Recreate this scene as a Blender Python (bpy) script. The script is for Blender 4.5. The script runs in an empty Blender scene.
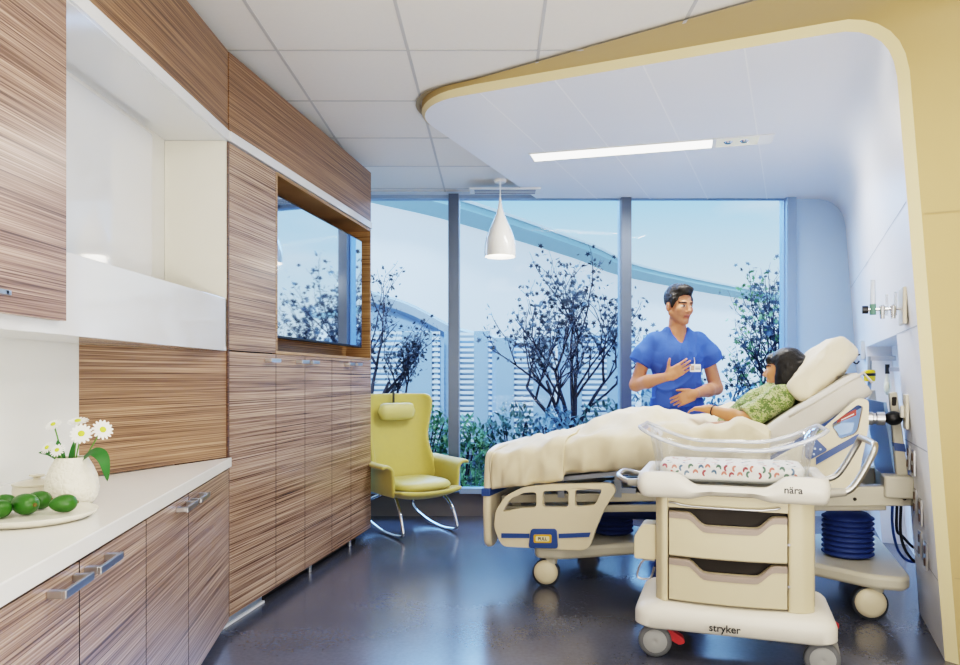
import bpy, math, random
import numpy as np
from mathutils import Vector, Matrix
from mathutils.geometry import tessellate_polygon
PI = math.pi
SC = bpy.context.scene
COL = SC.collection
random.seed(7)
H = 1.2            # camera height

# ------------------------------------------------------------------ materials
def lin(h):
    if isinstance(h, str):
        h = h.lstrip('#')
        c = [int(h[i:i+2], 16)/255 for i in (0, 2, 4)]
    else:
        c = [x/255 for x in h]
    return tuple((x/12.92 if x <= .04045 else ((x+.055)/1.055)**2.4) for x in c) + (1,)

def newmat(name):
    m = bpy.data.materials.new(name)
    m.use_nodes = True
    nt = m.node_tree
    return m, nt, nt.nodes['Principled BSDF']

def mat(name, col, rough=.5, metal=0, var=.06, scale=6., bump=0., bscale=60., spec=.5, coat=0., sheen=0., emit=0., stretch=None):
    m, nt, b = newmat(name)
    N, L = nt.nodes, nt.links
    c = lin(col)
    tc = N.new('ShaderNodeTexCoord')
    mp = N.new('ShaderNodeMapping')
    if stretch: mp.inputs['Scale'].default_value = stretch
    L.new(tc.outputs['Object'], mp.inputs[0])
    nz = N.new('ShaderNodeTexNoise'); nz.inputs['Scale'].default_value = scale; nz.inputs['Detail'].default_value = 3
    L.new(mp.outputs[0], nz.inputs[0])
    mx = N.new('ShaderNodeMix'); mx.data_type = 'RGBA'
    L.new(nz.outputs[0], mx.inputs[0])
    mx.inputs[6].default_value = tuple(x*(1-var) for x in c[:3])+(1,)
    mx.inputs[7].default_value = tuple(min(1, x*(1+var)) for x in c[:3])+(1,)
    L.new(mx.outputs[2], b.inputs['Base Color'])
    b.inputs['Roughness'].default_value = rough
    b.inputs['Metallic'].default_value = metal
    b.inputs['Specular IOR Level'].default_value = spec
    b.inputs['Coat Weight'].default_value = coat
    b.inputs['Sheen Weight'].default_value = sheen
    if emit:
        b.inputs['Emission Color'].default_value = c
        b.inputs['Emission Strength'].default_value = emit
    if bump:
        n2 = N.new('ShaderNodeTexNoise'); n2.inputs['Scale'].default_value = bscale; n2.inputs['Detail'].default_value = 4
        L.new(mp.outputs[0], n2.inputs[0])
        bp = N.new('ShaderNodeBump'); bp.inputs['Strength'].default_value = bump; bp.inputs['Distance'].default_value = .01
        L.new(n2.outputs[0], bp.inputs['Height']); L.new(bp.outputs[0], b.inputs['Normal'])
    return m

def wood(name, dark, mid, light, rough=.32, seed=0.):
    m, nt, b = newmat(name)
    N, L = nt.nodes, nt.links
    tc = N.new('ShaderNodeTexCoord')
    def noise(sc, detail, off):
        mp = N.new('ShaderNodeMapping'); mp.inputs['Scale'].default_value = sc
        mp.inputs['Location'].default_value = (off+seed, off, off)
        L.new(tc.outputs['Object'], mp.inputs[0])
        n = N.new('ShaderNodeTexNoise'); n.inputs['Scale'].default_value = 1; n.inputs['Detail'].default_value = detail
        L.new(mp.outputs[0], n.inputs[0]); return n
    a = noise((.9, .9, 210), 2, 3.1)
    c = noise((.5, .5, 60), 2, 11.7)
    d = noise((3.2, 3.2, 420), 2, 5.5)
    m1 = N.new('ShaderNodeMath'); m1.operation = 'MULTIPLY_ADD'; m1.inputs[1].default_value = .62
    L.new(a.outputs[0], m1.inputs[0])
    m2 = N.new('ShaderNodeMath'); m2.operation = 'MULTIPLY'; m2.inputs[1].default_value = .22
    L.new(c.outputs[0], m2.inputs[0]); L.new(m2.outputs[0], m1.inputs[2])
    m3 = N.new('ShaderNodeMath'); m3.operation = 'MULTIPLY_ADD'; m3.inputs[1].default_value = .26
    L.new(d.outputs[0], m3.inputs[0]); L.new(m1.outputs[0], m3.inputs[2])
    r = N.new('ShaderNodeValToRGB')
    e = r.color_ramp.elements
    e[0].position = .44; e[0].color = lin(dark)
    e[1].position = .67; e[1].color = lin(light)
    k = e.new(.53); k.color = lin(mid)
    k = e.new(.60); k.color = tuple((x*.6+y*.4) for x, y in zip(lin(mid), lin(light)))
    L.new(m3.outputs[0], r.inputs[0]); L.new(r.outputs[0], b.inputs['Base Color'])
    b.inputs['Roughness'].default_value = rough
    b.inputs['Coat Weight'].default_value = .15; b.inputs['Coat Roughness'].default_value = .25
    return m

def clear(name, tint=(.97, .985, 1), gloss=.06, rough=.02, haze=0., hazecol=(.9, .95, 1), fres=.55):
    m = bpy.data.materials.new(name); m.use_nodes = True
    nt = m.node_tree; N, L = nt.nodes, nt.links
    N.clear()
    out = N.new('ShaderNodeOutputMaterial')
    tr = N.new('ShaderNodeBsdfTransparent'); tr.inputs[0].default_value = tint+(1,)
    gl = N.new('ShaderNodeBsdfGlossy'); gl.inputs['Roughness'].default_value = rough
    lw = N.new('ShaderNodeLayerWeight'); lw.inputs[0].default_value = .25
    nz = N.new('ShaderNodeTexNoise'); nz.inputs['Scale'].default_value = 3
    ma = N.new('ShaderNodeMath'); ma.operation = 'MULTIPLY_ADD'; ma.inputs[1].default_value = fres; ma.inputs[2].default_value = gloss
    L.new(lw.outputs['Fresnel'], ma.inputs[0])
    mx = N.new('ShaderNodeMixShader'); L.new(ma.outputs[0], mx.inputs[0])
    L.new(tr.outputs[0], mx.inputs[1]); L.new(gl.outputs[0], mx.inputs[2])
    last = mx
    if haze:
        df = N.new('ShaderNodeBsdfDiffuse'); df.inputs[0].default_value = hazecol+(1,)
        m2 = N.new('ShaderNodeMixShader'); m2.inputs[0].default_value = haze
        L.new(mx.outputs[0], m2.inputs[1]); L.new(df.outputs[0], m2.inputs[2]); last = m2
    L.new(last.outputs[0], out.inputs[0])
    return m

def vcolmat(name, rough=.5, sss=0.):
    m, nt, b = newmat(name)
    a = nt.nodes.new('ShaderNodeAttribute'); a.attribute_name = 'tint'
    nz = nt.nodes.new('ShaderNodeTexNoise'); nz.inputs['Scale'].default_value = 40
    mx = nt.nodes.new('ShaderNodeMix'); mx.data_type = 'RGBA'; mx.blend_type = 'MULTIPLY'; mx.inputs[0].default_value = .12
    nt.links.new(a.outputs['Color'], mx.inputs[6]); nt.links.new(nz.outputs[0], mx.inputs[7])
    nt.links.new(mx.outputs[2], b.inputs['Base Color'])
    b.inputs['Roughness'].default_value = rough
    return m

def leafmat(name, dark, light):
    m, nt, b = newmat(name)
    tc = nt.nodes.new('ShaderNodeTexCoord')
    nz = nt.nodes.new('ShaderNodeTexNoise'); nz.inputs['Scale'].default_value = 5; nz.inputs['Detail'].default_value = 3
    nt.links.new(tc.outputs['Object'], nz.inputs[0])
    r = nt.nodes.new('ShaderNodeValToRGB')
    r.color_ramp.elements[0].position = .35; r.color_ramp.elements[0].color = lin(dark)
    r.color_ramp.elements[1].position = .65; r.color_ramp.elements[1].color = lin(light)
    nt.links.new(nz.outputs[0], r.inputs[0]); nt.links.new(r.outputs[0], b.inputs['Base Color'])
    b.inputs['Roughness'].default_value = .6
    return m

# ------------------------------------------------------------------ mesh kit
class MB:
    def __init__(s): s.v = []; s.f = []; s.m = []
    def add(s, vs, fs, mi=0):
        o = len(s.v)
        s.v += [tuple(float(c) for c in p) for p in vs]
        s.f += [tuple(i+o for i in f) for f in fs]
        s.m += [mi]*len(fs)
        return s
    def box(s, x0, x1, y0, y1, z0, z1, mi=0):
        v = [(x, y, z) for z in (z0, z1) for y in (y0, y1) for x in (x0, x1)]
        return s.add(v, [(0, 2, 3, 1), (4, 5, 7, 6), (0, 1, 5, 4), (2, 6, 7, 3), (0, 4, 6, 2), (1, 3, 7, 5)], mi)
    def prism(s, pts, axis, a, b, mi=0, holes=()):
        def mk(p, t):
            if axis == 'z': return (p[0], p[1], t)
            if axis == 'y': return (p[0], t, p[1])
            return (t, p[0], p[1])
        loops = [list(pts)]+[list(h) for h in holes]
        allp = [p for l in loops for p in l]
        n = len(allp)
        vs = [mk(p, a) for p in allp]+[mk(p, b) for p in allp]
        fs = []
        if holes:
            tris = tessellate_polygon([[Vector((p[0], p[1], 0)) for p in l] for l in loops])
            fs += [tuple(t) for t in tris]+[tuple(i+n for i in reversed(t)) for t in tris]
        else:
            fs += [tuple(range(n)), tuple(range(2*n-1, n-1, -1))]
        o = 0
        for l in loops:
            k = len(l)
            for i in range(k):
                j = (i+1) % k
                fs.append((o+i, o+i+n, o+j+n, o+j))
            o += k
        return s.add(vs, fs, mi)
    def tube(s, pts, r, n=8, mi=0, closed=False, flat=1.0):
        P = [Vector(p) for p in pts]
        k = len(P)
        R = r if isinstance(r, (list, tuple)) else [r]*k
        T = []
        for i in range(k):
            if closed: t = P[(i+1) % k]-P[i-1]
            else: t = P[min(i+1, k-1)]-P[max(i-1, 0)]
            T.append(t.normalized() if t.length > 1e-9 else Vector((0, 0, 1)))
        u = T[0].orthogonal().normalized() if abs(T[0].z) > .9 else T[0].cross(Vector((0, 0, 1))).normalized()
        vs = []
        for i in range(k):
            u = (u-T[i]*u.dot(T[i]))
            u = u.normalized() if u.length > 1e-6 else T[i].orthogonal().normalized()
            w = T[i].cross(u)
            for j in range(n):
                a = 2*PI*j/n
                vs.append(P[i]+u*math.cos(a)*R[i]+w*math.sin(a)*R[i]*flat)
        fs = []
        for i in range(k if closed else k-1):
            i2 = (i+1) % k
            for j in range(n):
                j2 = (j+1) % n
                fs.append((i*n+j, i*n+j2, i2*n+j2, i2*n+j))
        if not closed:
            fs += [tuple(range(n-1, -1, -1)), tuple((k-1)*n+j for j in range(n))]
        return s.add(vs, fs, mi)
    def lathe(s, prof, c=(0, 0, 0), n=28, mi=0, axis='z'):
        vs = []; fs = []
        k = len(prof)
        for (r, z) in prof:
            r = max(r, 1e-4)
            for j in range(n):
                a = 2*PI*j/n
                p = (r*math.cos(a), r*math.sin(a), z)
                if axis == 'y': p = (p[0], -p[2], p[1])
                if axis == 'x': p = (p[2], p[0], p[1])
                vs.append((p[0]+c[0], p[1]+c[1], p[2]+c[2]))
        for i in range(k-1):
            for j in range(n):
                j2 = (j+1) % n
                fs.append((i*n+j, i*n+j2, (i+1)*n+j2, (i+1)*n+j))
        fs += [tuple(range(n-1, -1, -1)), tuple((k-1)*n+j for j in range(n))]
        return s.add(vs, fs, mi)
    def grid(s, rows, cu=False, cv=False, mi=0):
        a, b = len(rows), len(rows[0])
        vs = [p for r in rows for p in r]
        fs = []
        for i in range(a if cu else a-1):
            for j in range(b if cv else b-1):
                i2, j2 = (i+1) % a, (j+1) % b
                fs.append((i*b+j, i*b+j2, i2*b+j2, i2*b+j))
        return s.add(vs, fs, mi)
    def ell(s, c, r, n=16, m=10, mi=0, rot=None):
        rows = []
        for i in range(m+1):
            th = PI*i/m
            row = []
            for j in range(n):
                ph = 2*PI*j/n
                p = Vector((max(math.sin(th), 1e-3)*math.cos(ph)*r[0], max(math.sin(th), 1e-3)*math.sin(ph)*r[1], -math.cos(th)*r[2]))
                if rot: p = rot @ p
                row.append(p+Vector(c))
            rows.append(row)
        return s.grid(rows, cv=True, mi=mi)
    def build(s, name, mats, parent=None, loc=(0, 0, 0), rz=0, smooth=35, bevel=0, seg=2, solid=0, sub=0, fix=True):
        me = bpy.data.meshes.new(name)
        me.from_pydata(s.v, [], s.f)
        for m in (mats if isinstance(mats, (list, tuple)) else [mats]): me.materials.append(m)
        if len(set(s.m)) > 1 or (s.m and s.m[0]): me.polygons.foreach_set('material_index', s.m)
        if fix:
            import bmesh
            bm = bmesh.new(); bm.from_mesh(me)
            bmesh.ops.recalc_face_normals(bm, faces=bm.faces)
            bm.to_mesh(me); bm.free()
        if smooth:
            me.polygons.foreach_set('use_smooth', [True]*len(me.polygons))
            if smooth < 179: me.set_sharp_from_angle(angle=math.radians(smooth))
        me.update()
        o = bpy.data.objects.new(name, me); COL.objects.link(o)
        o.location = loc; o.rotation_euler = (0, 0, rz)
        if parent: o.parent = parent
        if solid:
            d = o.modifiers.new('shell', 'SOLIDIFY'); d.thickness = solid; d.offset = 0
        if sub:
            d = o.modifiers.new('round', 'SUBSURF'); d.levels = sub; d.render_levels = sub
        if bevel:
            d = o.modifiers.new('edge', 'BEVEL'); d.width = bevel; d.segments = seg; d.limit_method = 'ANGLE'; d.angle_limit = math.radians(40)
        return o

def tag(o, label=None, cat=None, group=None, kind=None):
    if label: o['label'] = label
    if cat: o['category'] = cat
    if group: o['group'] = group
    if kind: o['kind'] = kind
    return o
def thing(name, label, cat, loc=(0, 0, 0), rz=0, group=None):
    o = bpy.data.objects.new(name, None); COL.objects.link(o)
    o.location = loc; o.rotation_euler = (0, 0, rz); o.empty_display_size = .1
    return tag(o, label, cat, group)
def struct(o): o['kind'] = 'structure'; return o
def copy_tree(o, parent=None):
    c = o.copy(); COL.objects.link(c)
    if parent: c.parent = parent
    for ch in list(o.children): copy_tree(ch, c)
    return c
def smooth_path(pts, n=8):
    P = [Vector(p) for p in pts]; out = []
    for i in range(len(P)-1):
        p0, p1, p2, p3 = P[max(i-1, 0)], P[i], P[i+1], P[min(i+2, len(P)-1)]
        for j in range(n):
            t = j/n
            out.append(.5*((2*p1)+(p2-p0)*t+(2*p0-5*p1+4*p2-p3)*t*t+(3*p1-p0-3*p2+p3)*t**3))
    out.append(P[-1]); return out
def rrect(x0, x1, y0, y1, r, n=6):
    out = []
    for (cx, cy, a0) in ((x1-r, y1-r, 0), (x0+r, y1-r, 90), (x0+r, y0+r, 180), (x1-r, y0+r, 270)):
        for i in range(n+1):
            a = math.radians(a0+90*i/n); out.append((cx+r*math.cos(a), cy+r*math.sin(a)))
    return out
def roundpoly(pts, r, n=5):
    out = []; k = len(pts)
    for i in range(k):
        p = Vector(pts[i]); a = Vector(pts[i-1])-p; b = Vector(pts[(i+1) % k])-p
        d = min(r, a.length*.45, b.length*.45)
        s, e = p+a.normalized()*d, p+b.normalized()*d
        for j in range(n+1):
            t = j/n
            q = s*(1-t)**2+p*2*t*(1-t)+e*t*t
            out.append((q.x, q.y))
    return out
def lettering(txt, name, m, parent, loc, size, rot, extrude=.0006, bold=0.):
    cu = bpy.data.curves.new(name, 'FONT'); cu.body = txt; cu.size = size; cu.extrude = extrude; cu.align_x = 'CENTER'; cu.align_y = 'CENTER'; cu.offset = bold
    t = bpy.data.objects.new(name, cu); COL.objects.link(t)
    dg = bpy.context.evaluated_depsgraph_get(); dg.update()
    me = bpy.data.meshes.new_from_object(t.evaluated_get(dg))
    COL.objects.unlink(t); bpy.data.objects.remove(t)
    me.materials.clear(); me.materials.append(m)
    o = bpy.data.objects.new(name, me); COL.objects.link(o)
    o.parent = parent; o.location = loc; o.rotation_euler = rot
    return o

# ------------------------------------------------------------------ implicit surfaces for bodies and cloth
class SDF:
    def __init__(s, lo, hi, h):
        s.lo = np.array(lo, float); s.h = h
        s.n = np.ceil((np.array(hi)-s.lo)/h).astype(int)+1
        s.D = np.full(s.n, .25, np.float32)
    def block(s, lo, hi):
        a = np.clip(np.floor((np.array(lo)-s.lo)/s.h).astype(int), 0, s.n)
        b = np.clip(np.ceil((np.array(hi)-s.lo)/s.h).astype(int)+1, 0, s.n)
        if (b <= a).any(): return None, None
        g = [s.lo[i]+s.h*np.arange(a[i], b[i], dtype=np.float32) for i in range(3)]
        return tuple(slice(a[i], b[i]) for i in range(3)), (g[0][:, None, None], g[1][None, :, None], g[2][None, None, :])
    def apply(s, lo, hi, fn, k, sub=False):
        pad = k+.035
        sl, P = s.block([x-pad for x in lo], [x+pad for x in hi])
        if sl is None: return
        d = fn(P).astype(np.float32); D = s.D[sl]
        if sub:
            a, b = -D, d
            hh = np.maximum(k-np.abs(a-b), 0)/max(k, 1e-6)
            s.D[sl] = -(np.minimum(a, b)-hh*hh*k*.25)
        else:
            hh = np.maximum(k-np.abs(D-d), 0)/max(k, 1e-6)
            s.D[sl] = np.minimum(D, d)-hh*hh*k*.25
    def cone(s, a, b, ra, rb=None, k=.02, sub=False):
        rb = ra if rb is None else rb
        a = np.array(a, float); b = np.array(b, float); ab = b-a; L2 = max(float(ab @ ab), 1e-9); r = max(ra, rb)
        def fn(P):
            q = [P[i]-a[i] for i in range(3)]
            t = np.clip((q[0]*ab[0]+q[1]*ab[1]+q[2]*ab[2])/L2, 0, 1)
            return np.sqrt(sum((q[i]-t*ab[i])**2 for i in range(3)))-(ra+(rb-ra)*t)
        s.apply(np.minimum(a, b)-r, np.maximum(a, b)+r, fn, k, sub)
    def chain(s, pts, rs, k=.02):
        for i in range(len(pts)-1): s.cone(pts[i], pts[i+1], rs[i], rs[i+1], k)
    def ell(s, c, r, R=None, k=.02, sub=False):
        c = np.array(c, float); R = np.eye(3) if R is None else R; m = max(r)
        def fn(P):
            q = [P[i]-c[i] for i in range(3)]
            l = [sum(R[j, i]*q[j] for j in range(3)) for i in range(3)]
            k0 = np.sqrt(sum((l[i]/r[i])**2 for i in range(3)))
            k1 = np.sqrt(sum((l[i]/r[i]**2)**2 for i in range(3)))
            return k0*(k0-1)/np.maximum(k1, 1e-6)
        s.apply(c-m, c+m, fn, k, sub)
    def rbox(s, c, b, r, R=None, k=.02, sub=False):
        c = np.array(c, float); R = np.eye(3) if R is None else R; m = math.sqrt(sum(x*x for x in b))
        def fn(P):
            q = [P[i]-c[i] for i in range(3)]
            l = [np.abs(sum(R[j, i]*q[j] for j in range(3)))-(b[i]-r) for i in range(3)]
            return np.sqrt(sum(np.maximum(x, 0)**2 for x in l))+np.minimum(np.maximum(np.maximum(l[0], l[1]), l[2]), 0)-r
        s.apply(c-m, c+m, fn, k, sub)
    def half(s, p, nrm, lo, hi, k=.005):      # cut away the side the normal points to
        p = np.array(p, float); nrm = np.array(nrm, float)/np.linalg.norm(nrm)
        s.apply(lo, hi, lambda P: -(sum((P[i]-p[i])*nrm[i] for i in range(3)))+0*(P[0]+P[1]+P[2]), k, True)
    def mesh(s):
        D = s.D; S = D < 0
        n = s.n-1
        cnt = np.zeros(n, np.int8)
        for i in (0, 1):
            for j in (0, 1):
                for k in (0, 1): cnt += S[i:i+n[0], j:j+n[1], k:k+n[2]]
        act = (cnt > 0) & (cnt < 8)
        idx = np.full(n, -1, np.int64); cells = np.argwhere(act)
        idx[act] = np.arange(len(cells))
        pos = np.zeros((len(cells), 3)); w = np.zeros(len(cells))
        c = [(i, j, k) for i in (0, 1) for j in (0, 1) for k in (0, 1)]
        for a in c:
            for ax in range(3):
                if a[ax]: continue
                b = list(a); b[ax] = 1
                da = D[cells[:, 0]+a[0], cells[:, 1]+a[1], cells[:, 2]+a[2]].astype(float)
                db = D[cells[:, 0]+b[0], cells[:, 1]+b[1], cells[:, 2]+b[2]].astype(float)
                x = (da < 0) != (db < 0)
                t = np.where(x, da/np.where(x, da-db, 1), 0)
                p = np.tile(np.array(a, float), (len(cells), 1)); p[:, ax] += t
                pos[x] += p[x]; w[x] += 1
        pos = (pos/w[:, None]+cells)*s.h+s.lo
        F = []
        for ax in range(3):
            o = [slice(None)]*3; o2 = [slice(None)]*3
            o[ax] = slice(0, -1); o2[ax] = slice(1, None)
            cr = S[tuple(o)] != S[tuple(o2)]
            E = np.argwhere(cr)
            u, v = (ax+1) % 3, (ax+2) % 3
            ok = (E[:, u] > 0) & (E[:, v] > 0) & (E[:, u] < n[u]) & (E[:, v] < n[v])
            E = E[ok]
            q = []
            for (du, dv) in ((-1, -1), (0, -1), (0, 0), (-1, 0)):
                C = E.copy(); C[:, u] += du; C[:, v] += dv
                q.append(idx[C[:, 0], C[:, 1], C[:, 2]])
            q = np.stack(q, 1)
            fl = ~S[E[:, 0], E[:, 1], E[:, 2]]
            q[fl] = q[fl][:, ::-1]
            F.append(q)
        return pos, np.concatenate(F)
    def build(s, name, m, parent=None, relax=1, disp=None, tint=None):
        V, F = s.mesh()
        for _ in range(relax):
            acc = np.zeros_like(V); w = np.zeros(len(V))
            for a in range(4):
                b = (a+1) % 4
                np.add.at(acc, F[:, a], V[F[:, b]]); np.add.at(w, F[:, a], 1)
                np.add.at(acc, F[:, b], V[F[:, a]]); np.add.at(w, F[:, b], 1)
            V = V*.5+acc/w[:, None]*.5
        if disp is not None: V = V+disp(V)
        me = bpy.data.meshes.new(name)
        me.from_pydata(V.tolist(), [], F.tolist())
        me.polygons.foreach_set('use_smooth', [True]*len(F))
        me.materials.append(m)
        if tint is not None:
            C = tint(V)
            at = me.color_attributes.new('tint', 'FLOAT_COLOR', 'POINT')
            at.data.foreach_set('color', np.concatenate([C, np.ones((len(V), 1))], 1).ravel())
        me.update()
        o = bpy.data.objects.new(name, me); COL.objects.link(o)
        if parent: o.parent = parent
        return o

def wrinkle(V, amp, fr, seed=0):
    r = np.random.RandomState(seed); out = np.zeros(len(V))
    for i in range(7):
        d = r.normal(size=3); d /= np.linalg.norm(d)
        out += np.sin(V @ d*fr*(.6+1.2*r.rand())+r.rand()*6.28+1.5*np.sin(V @ r.normal(size=3)*fr*.3))
    return out/7*amp

def crease(V, amp, fr, seed=0):
    """soft cloth folds: warped ridges with flat hollows between them"""
    r = np.random.RandomState(seed); out = np.zeros(len(V))
    for i in range(4):
        d = r.normal(size=3); d /= np.linalg.norm(d); e = r.normal(size=3)
        ph = V @ d*fr*(.7+.8*r.rand())+r.rand()*6.28+1.4*np.sin(V @ e*fr*.35+r.rand()*6)+.7*np.sin(V @ r.normal(size=3)*fr*.8)
        out += (1-np.abs(np.sin(ph)))**2*(.5+.5*np.sin(V @ r.normal(size=3)*fr*.3+r.rand()*6))
    return (out/4-.2)*amp
# ------------------------------------------------------------------ shared materials
W_TALL = wood('zebrano veneer', '#50392a', '#967862', '#cdb297', .27, 0.)
W_BASE = wood('zebrano veneer warm', '#513b2e', '#987c6b', '#d0b8a3', .30, 4.)
W_FASC = wood('zebrano veneer brown', '#4b3322', '#7f5e43', '#a88566', .36, 9.)
W_SPL = wood('zebrano splash panel', '#543b2b', '#8c6d55', '#b89a80', .33, 15.)
WHITE = mat('white paint', '#e8e8e4', .6, var=.015, scale=2)
WHITEG = mat('white gloss lacquer', '#e6e8ea', .07, var=.01, coat=.6)
CREAMW = mat('cream laminate', '#ece8db', .35, var=.02)
QUARTZ = mat('white quartz worktop', '#f0efea', .22, var=.02, scale=30)
STEEL = mat('brushed steel', '#c4c4c6', .28, 1, var=.05, scale=4, stretch=(1, 1, 40))
CHROME = mat('polished chrome', '#dadcdf', .12, 1, var=.02)
DARKM = mat('dark recess', '#2a2522', .7)
BLACK = mat('black plastic', '#15161a', .35)
GREYD = mat('dark grey rubber', '#3a3d42', .7)
TILE = mat('acoustic ceiling tile', '#e3e0da', .85, var=.02, scale=40, bump=.05, bscale=250)
TBAR = mat('ceiling grid bar', '#bdbcba', .5)
CEILW = mat('white satin canopy', '#ebecef', .42, var=.02, scale=3, stretch=(.4, 1, 12))
SEAMW = mat('panel seam', '#fafafa', .5)
SEAMD = mat('shadow seam', '#b9bcc2', .6)
YELL = mat('straw yellow wall paint', '#b59d6e', .6, var=.03, scale=2)
RIMY = mat('pale cream portal rim', '#e2d2a8', .55, var=.02)
MULL = mat('dark anodised mullion', '#5f6b7d', .35, .5, var=.04)
MULLB = mat('blue grey window frame', '#93a9c8', .4, .2, var=.04)
CURB = mat('grey brown curb', '#6d6768', .5, var=.05)
GLASS = clear('window glass', (.95, .98, 1.0), .0, fres=.12)

# floor : dark polished sheet flooring with soft clouds
FLOOR, nt, b = newmat('polished slate floor')
tc = nt.nodes.new('ShaderNodeTexCoord')
n1 = nt.nodes.new('ShaderNodeTexNoise'); n1.inputs['Scale'].default_value = 1.3; n1.inputs['Detail'].default_value = 5
n2 = nt.nodes.new('ShaderNodeTexNoise'); n2.inputs['Scale'].default_value = 55; n2.inputs['Detail'].default_value = 3
nt.links.new(tc.outputs['Object'], n1.inputs[0]); nt.links.new(tc.outputs['Object'], n2.inputs[0])
mm = nt.nodes.new('ShaderNodeMath'); mm.operation = 'MULTIPLY_ADD'; mm.inputs[1].default_value = .35
nt.links.new(n2.outputs[0], mm.inputs[0]); nt.links.new(n1.outputs[0], mm.inputs[2])
rp = nt.nodes.new('ShaderNodeValToRGB')
rp.color_ramp.elements[0].position = .45; rp.color_ramp.elements[0].color = lin('#44464f')
rp.color_ramp.elements[1].position = .9; rp.color_ramp.elements[1].color = lin('#5e606c')
nt.links.new(mm.outputs[0], rp.inputs[0]); nt.links.new(rp.outputs[0], b.inputs['Base Color'])
b.inputs['Roughness'].default_value = .2; b.inputs['Specular IOR Level'].default_value = .9

# ------------------------------------------------------------------ room shell
CZ = 2.8; WY = 6.15; YB = -3.2
g = (.3872, .9220); fd = (.9220, -.3872)      # along the bed bay, along its front

o = struct(MB().box(-1.75, 4.2, YB, WY+.15, -.1, 0).build('floor', FLOOR, smooth=0))
c = MB().box(-1.75, 4.2, YB, WY+.15, CZ, CZ+.1, 0)
for i in range(-3, 8):
    x = -.4215+.64*i
    if -1.7 < x < 4.1: c.box(x-.0075, x+.0075, YB, WY, CZ-.003, CZ+.002, 1)
for j in range(-10, 5):
    y = 3.489+.64*j
    if YB < y < WY: c.box(-1.75, 4.2, y-.0055, y+.0055, CZ-.0028, CZ+.002, 1)
struct(c.build('ceiling', [TILE, TBAR], smooth=0))
struct(MB().box(-1.75, -1.55, YB, WY, 0, CZ).build('wall_left', WHITE, smooth=0))
struct(MB().box(-1.75, 4.2, YB-.1, YB, 0, CZ).build('wall_rear', WHITE, smooth=0))
struct(MB().box(4.2, 4.3, YB, WY+.15, 0, CZ).build('wall_right_outer', WHITE, smooth=0))

# --- window wall: curb, header, right blind panel
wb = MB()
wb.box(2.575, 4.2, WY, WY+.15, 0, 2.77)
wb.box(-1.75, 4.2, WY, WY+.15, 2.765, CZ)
struct(wb.build('wall_back', mat('white window wall with blue light tint', '#b9d2f0', .5, var=.01), smooth=0))  # white wall; the blue window light is put into its colour
struct(MB().box(-1.55, 2.575, WY, WY+.15, 0, .20).build('baseboard_back', CURB, smooth=0))
mx = [-1.55, -.345, 1.13, 2.54]
for i, x in enumerate(mx[1:]):
    w_ = .043 if i < 2 else .04
    m_ = MB()
    m_.box(x-w_, x+w_, WY-.07, WY+.08, .225, 2.765, 0)
    m_.box(x-w_-.006, x-w_, WY-.02, WY+.08, .225, 2.765, 1); m_.box(x+w_, x+w_+.006, WY-.02, WY+.08, .225, 2.765, 1)
    struct(m_.build('trim_%d' % (i+10), [MULL if i < 2 else MULLB, MULLB], smooth=0))
for i in range(3):
    x0 = mx[i]+(.05 if i else .0); x1 = mx[i+1]-.05
    fr = MB()
    fr.box(x0, x1, WY-.05, WY+.06, .20, .245); fr.box(x0, x1, WY-.02, WY+.06, 2.735, 2.765)
    fo = struct(fr.build('window_%d' % (i+1), MULLB, smooth=0))
    MB().box(x0, x1, WY+.02, WY+.026, .245, 2.735).build('pane', GLASS, fo, smooth=0)

# --- bed bay: white lining swept along g from the front plane, with alcove
def xl(z): return 1.909-.0657*z
def yF(x): return 3.82-.42*x
lining = MB(); seams = MB()
CANZ = 2.735
# plan of the canopy's front edge with rounded free corner
cor = Vector((-.516, 4.037)); R_ = .35
cen = cor+R_*(Vector(g)+Vector(fd))
starts = []
for i in range(11):
    a = (PI/2)*i/10
    p = cen-R_*math.cos(a)*Vector(fd)-R_*math.sin(a)*Vector(g)
    starts.append((p.x, p.y, CANZ))
for x in np.linspace(starts[-1][0]+.1, 1.50, 14): starts.append((x, yF(x), CANZ))
corner = [(1.56, 2.733), (1.61, 2.72), (1.652, 2.697), (1.69, 2.662), (1.716, 2.62), (1.733, 2.57), (1.745, 2.50)]
for x, z in corner: starts.append((x, yF(x), z))
for z in (2.3, 2.1, 1.9, 1.7, 1.5, 1.42): starts.append((xl(z), yF(xl(z)), z))
def along(p, q): return (p[0]+.42*q, p[1]+q, p[2])
rows = []
for p in starts:
    row = []
    q1 = WY-p[1]
    for t in np.linspace(0, 1, 9): row.append(along(p, q1*t))
    rows.append(row)
lining.grid(rows, mi=0)
def wallpatch(z0, z1, q0, q1, dep=0., mi=0):
    rr = []
    for z in (z0, z1):
        r = []
        for q in (q0, q1):
            p = along((xl(z), yF(xl(z)), z), q); r.append((p[0]+fd[0]*dep, p[1]+fd[1]*dep, z))
        rr.append(r)
    lining.grid(rr, mi=mi)
QA, QB, AD = .62, 2.15, .16
wallpatch(0, 1.42, 0, QA); wallpatch(0, 1.42, QB, 3.3)
wallpatch(0, 1.42, QA, QB, AD)
def P3(z, q, dep=0):
    p = along((xl(z), yF(xl(z)), z), q); return (p[0]+fd[0]*dep, p[1]+fd[1]*dep, z)
for q in (QA, QB):
    lining.add([P3(0, q), P3(0, q, AD), P3(1.42, q, AD), P3(1.42, q)], [(0, 1, 2, 3)])
lining.add([P3(1.42, QA), P3(1.42, QB), P3(1.42, QB, AD), P3(1.42, QA, AD)], [(0, 1, 2, 3)])
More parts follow.
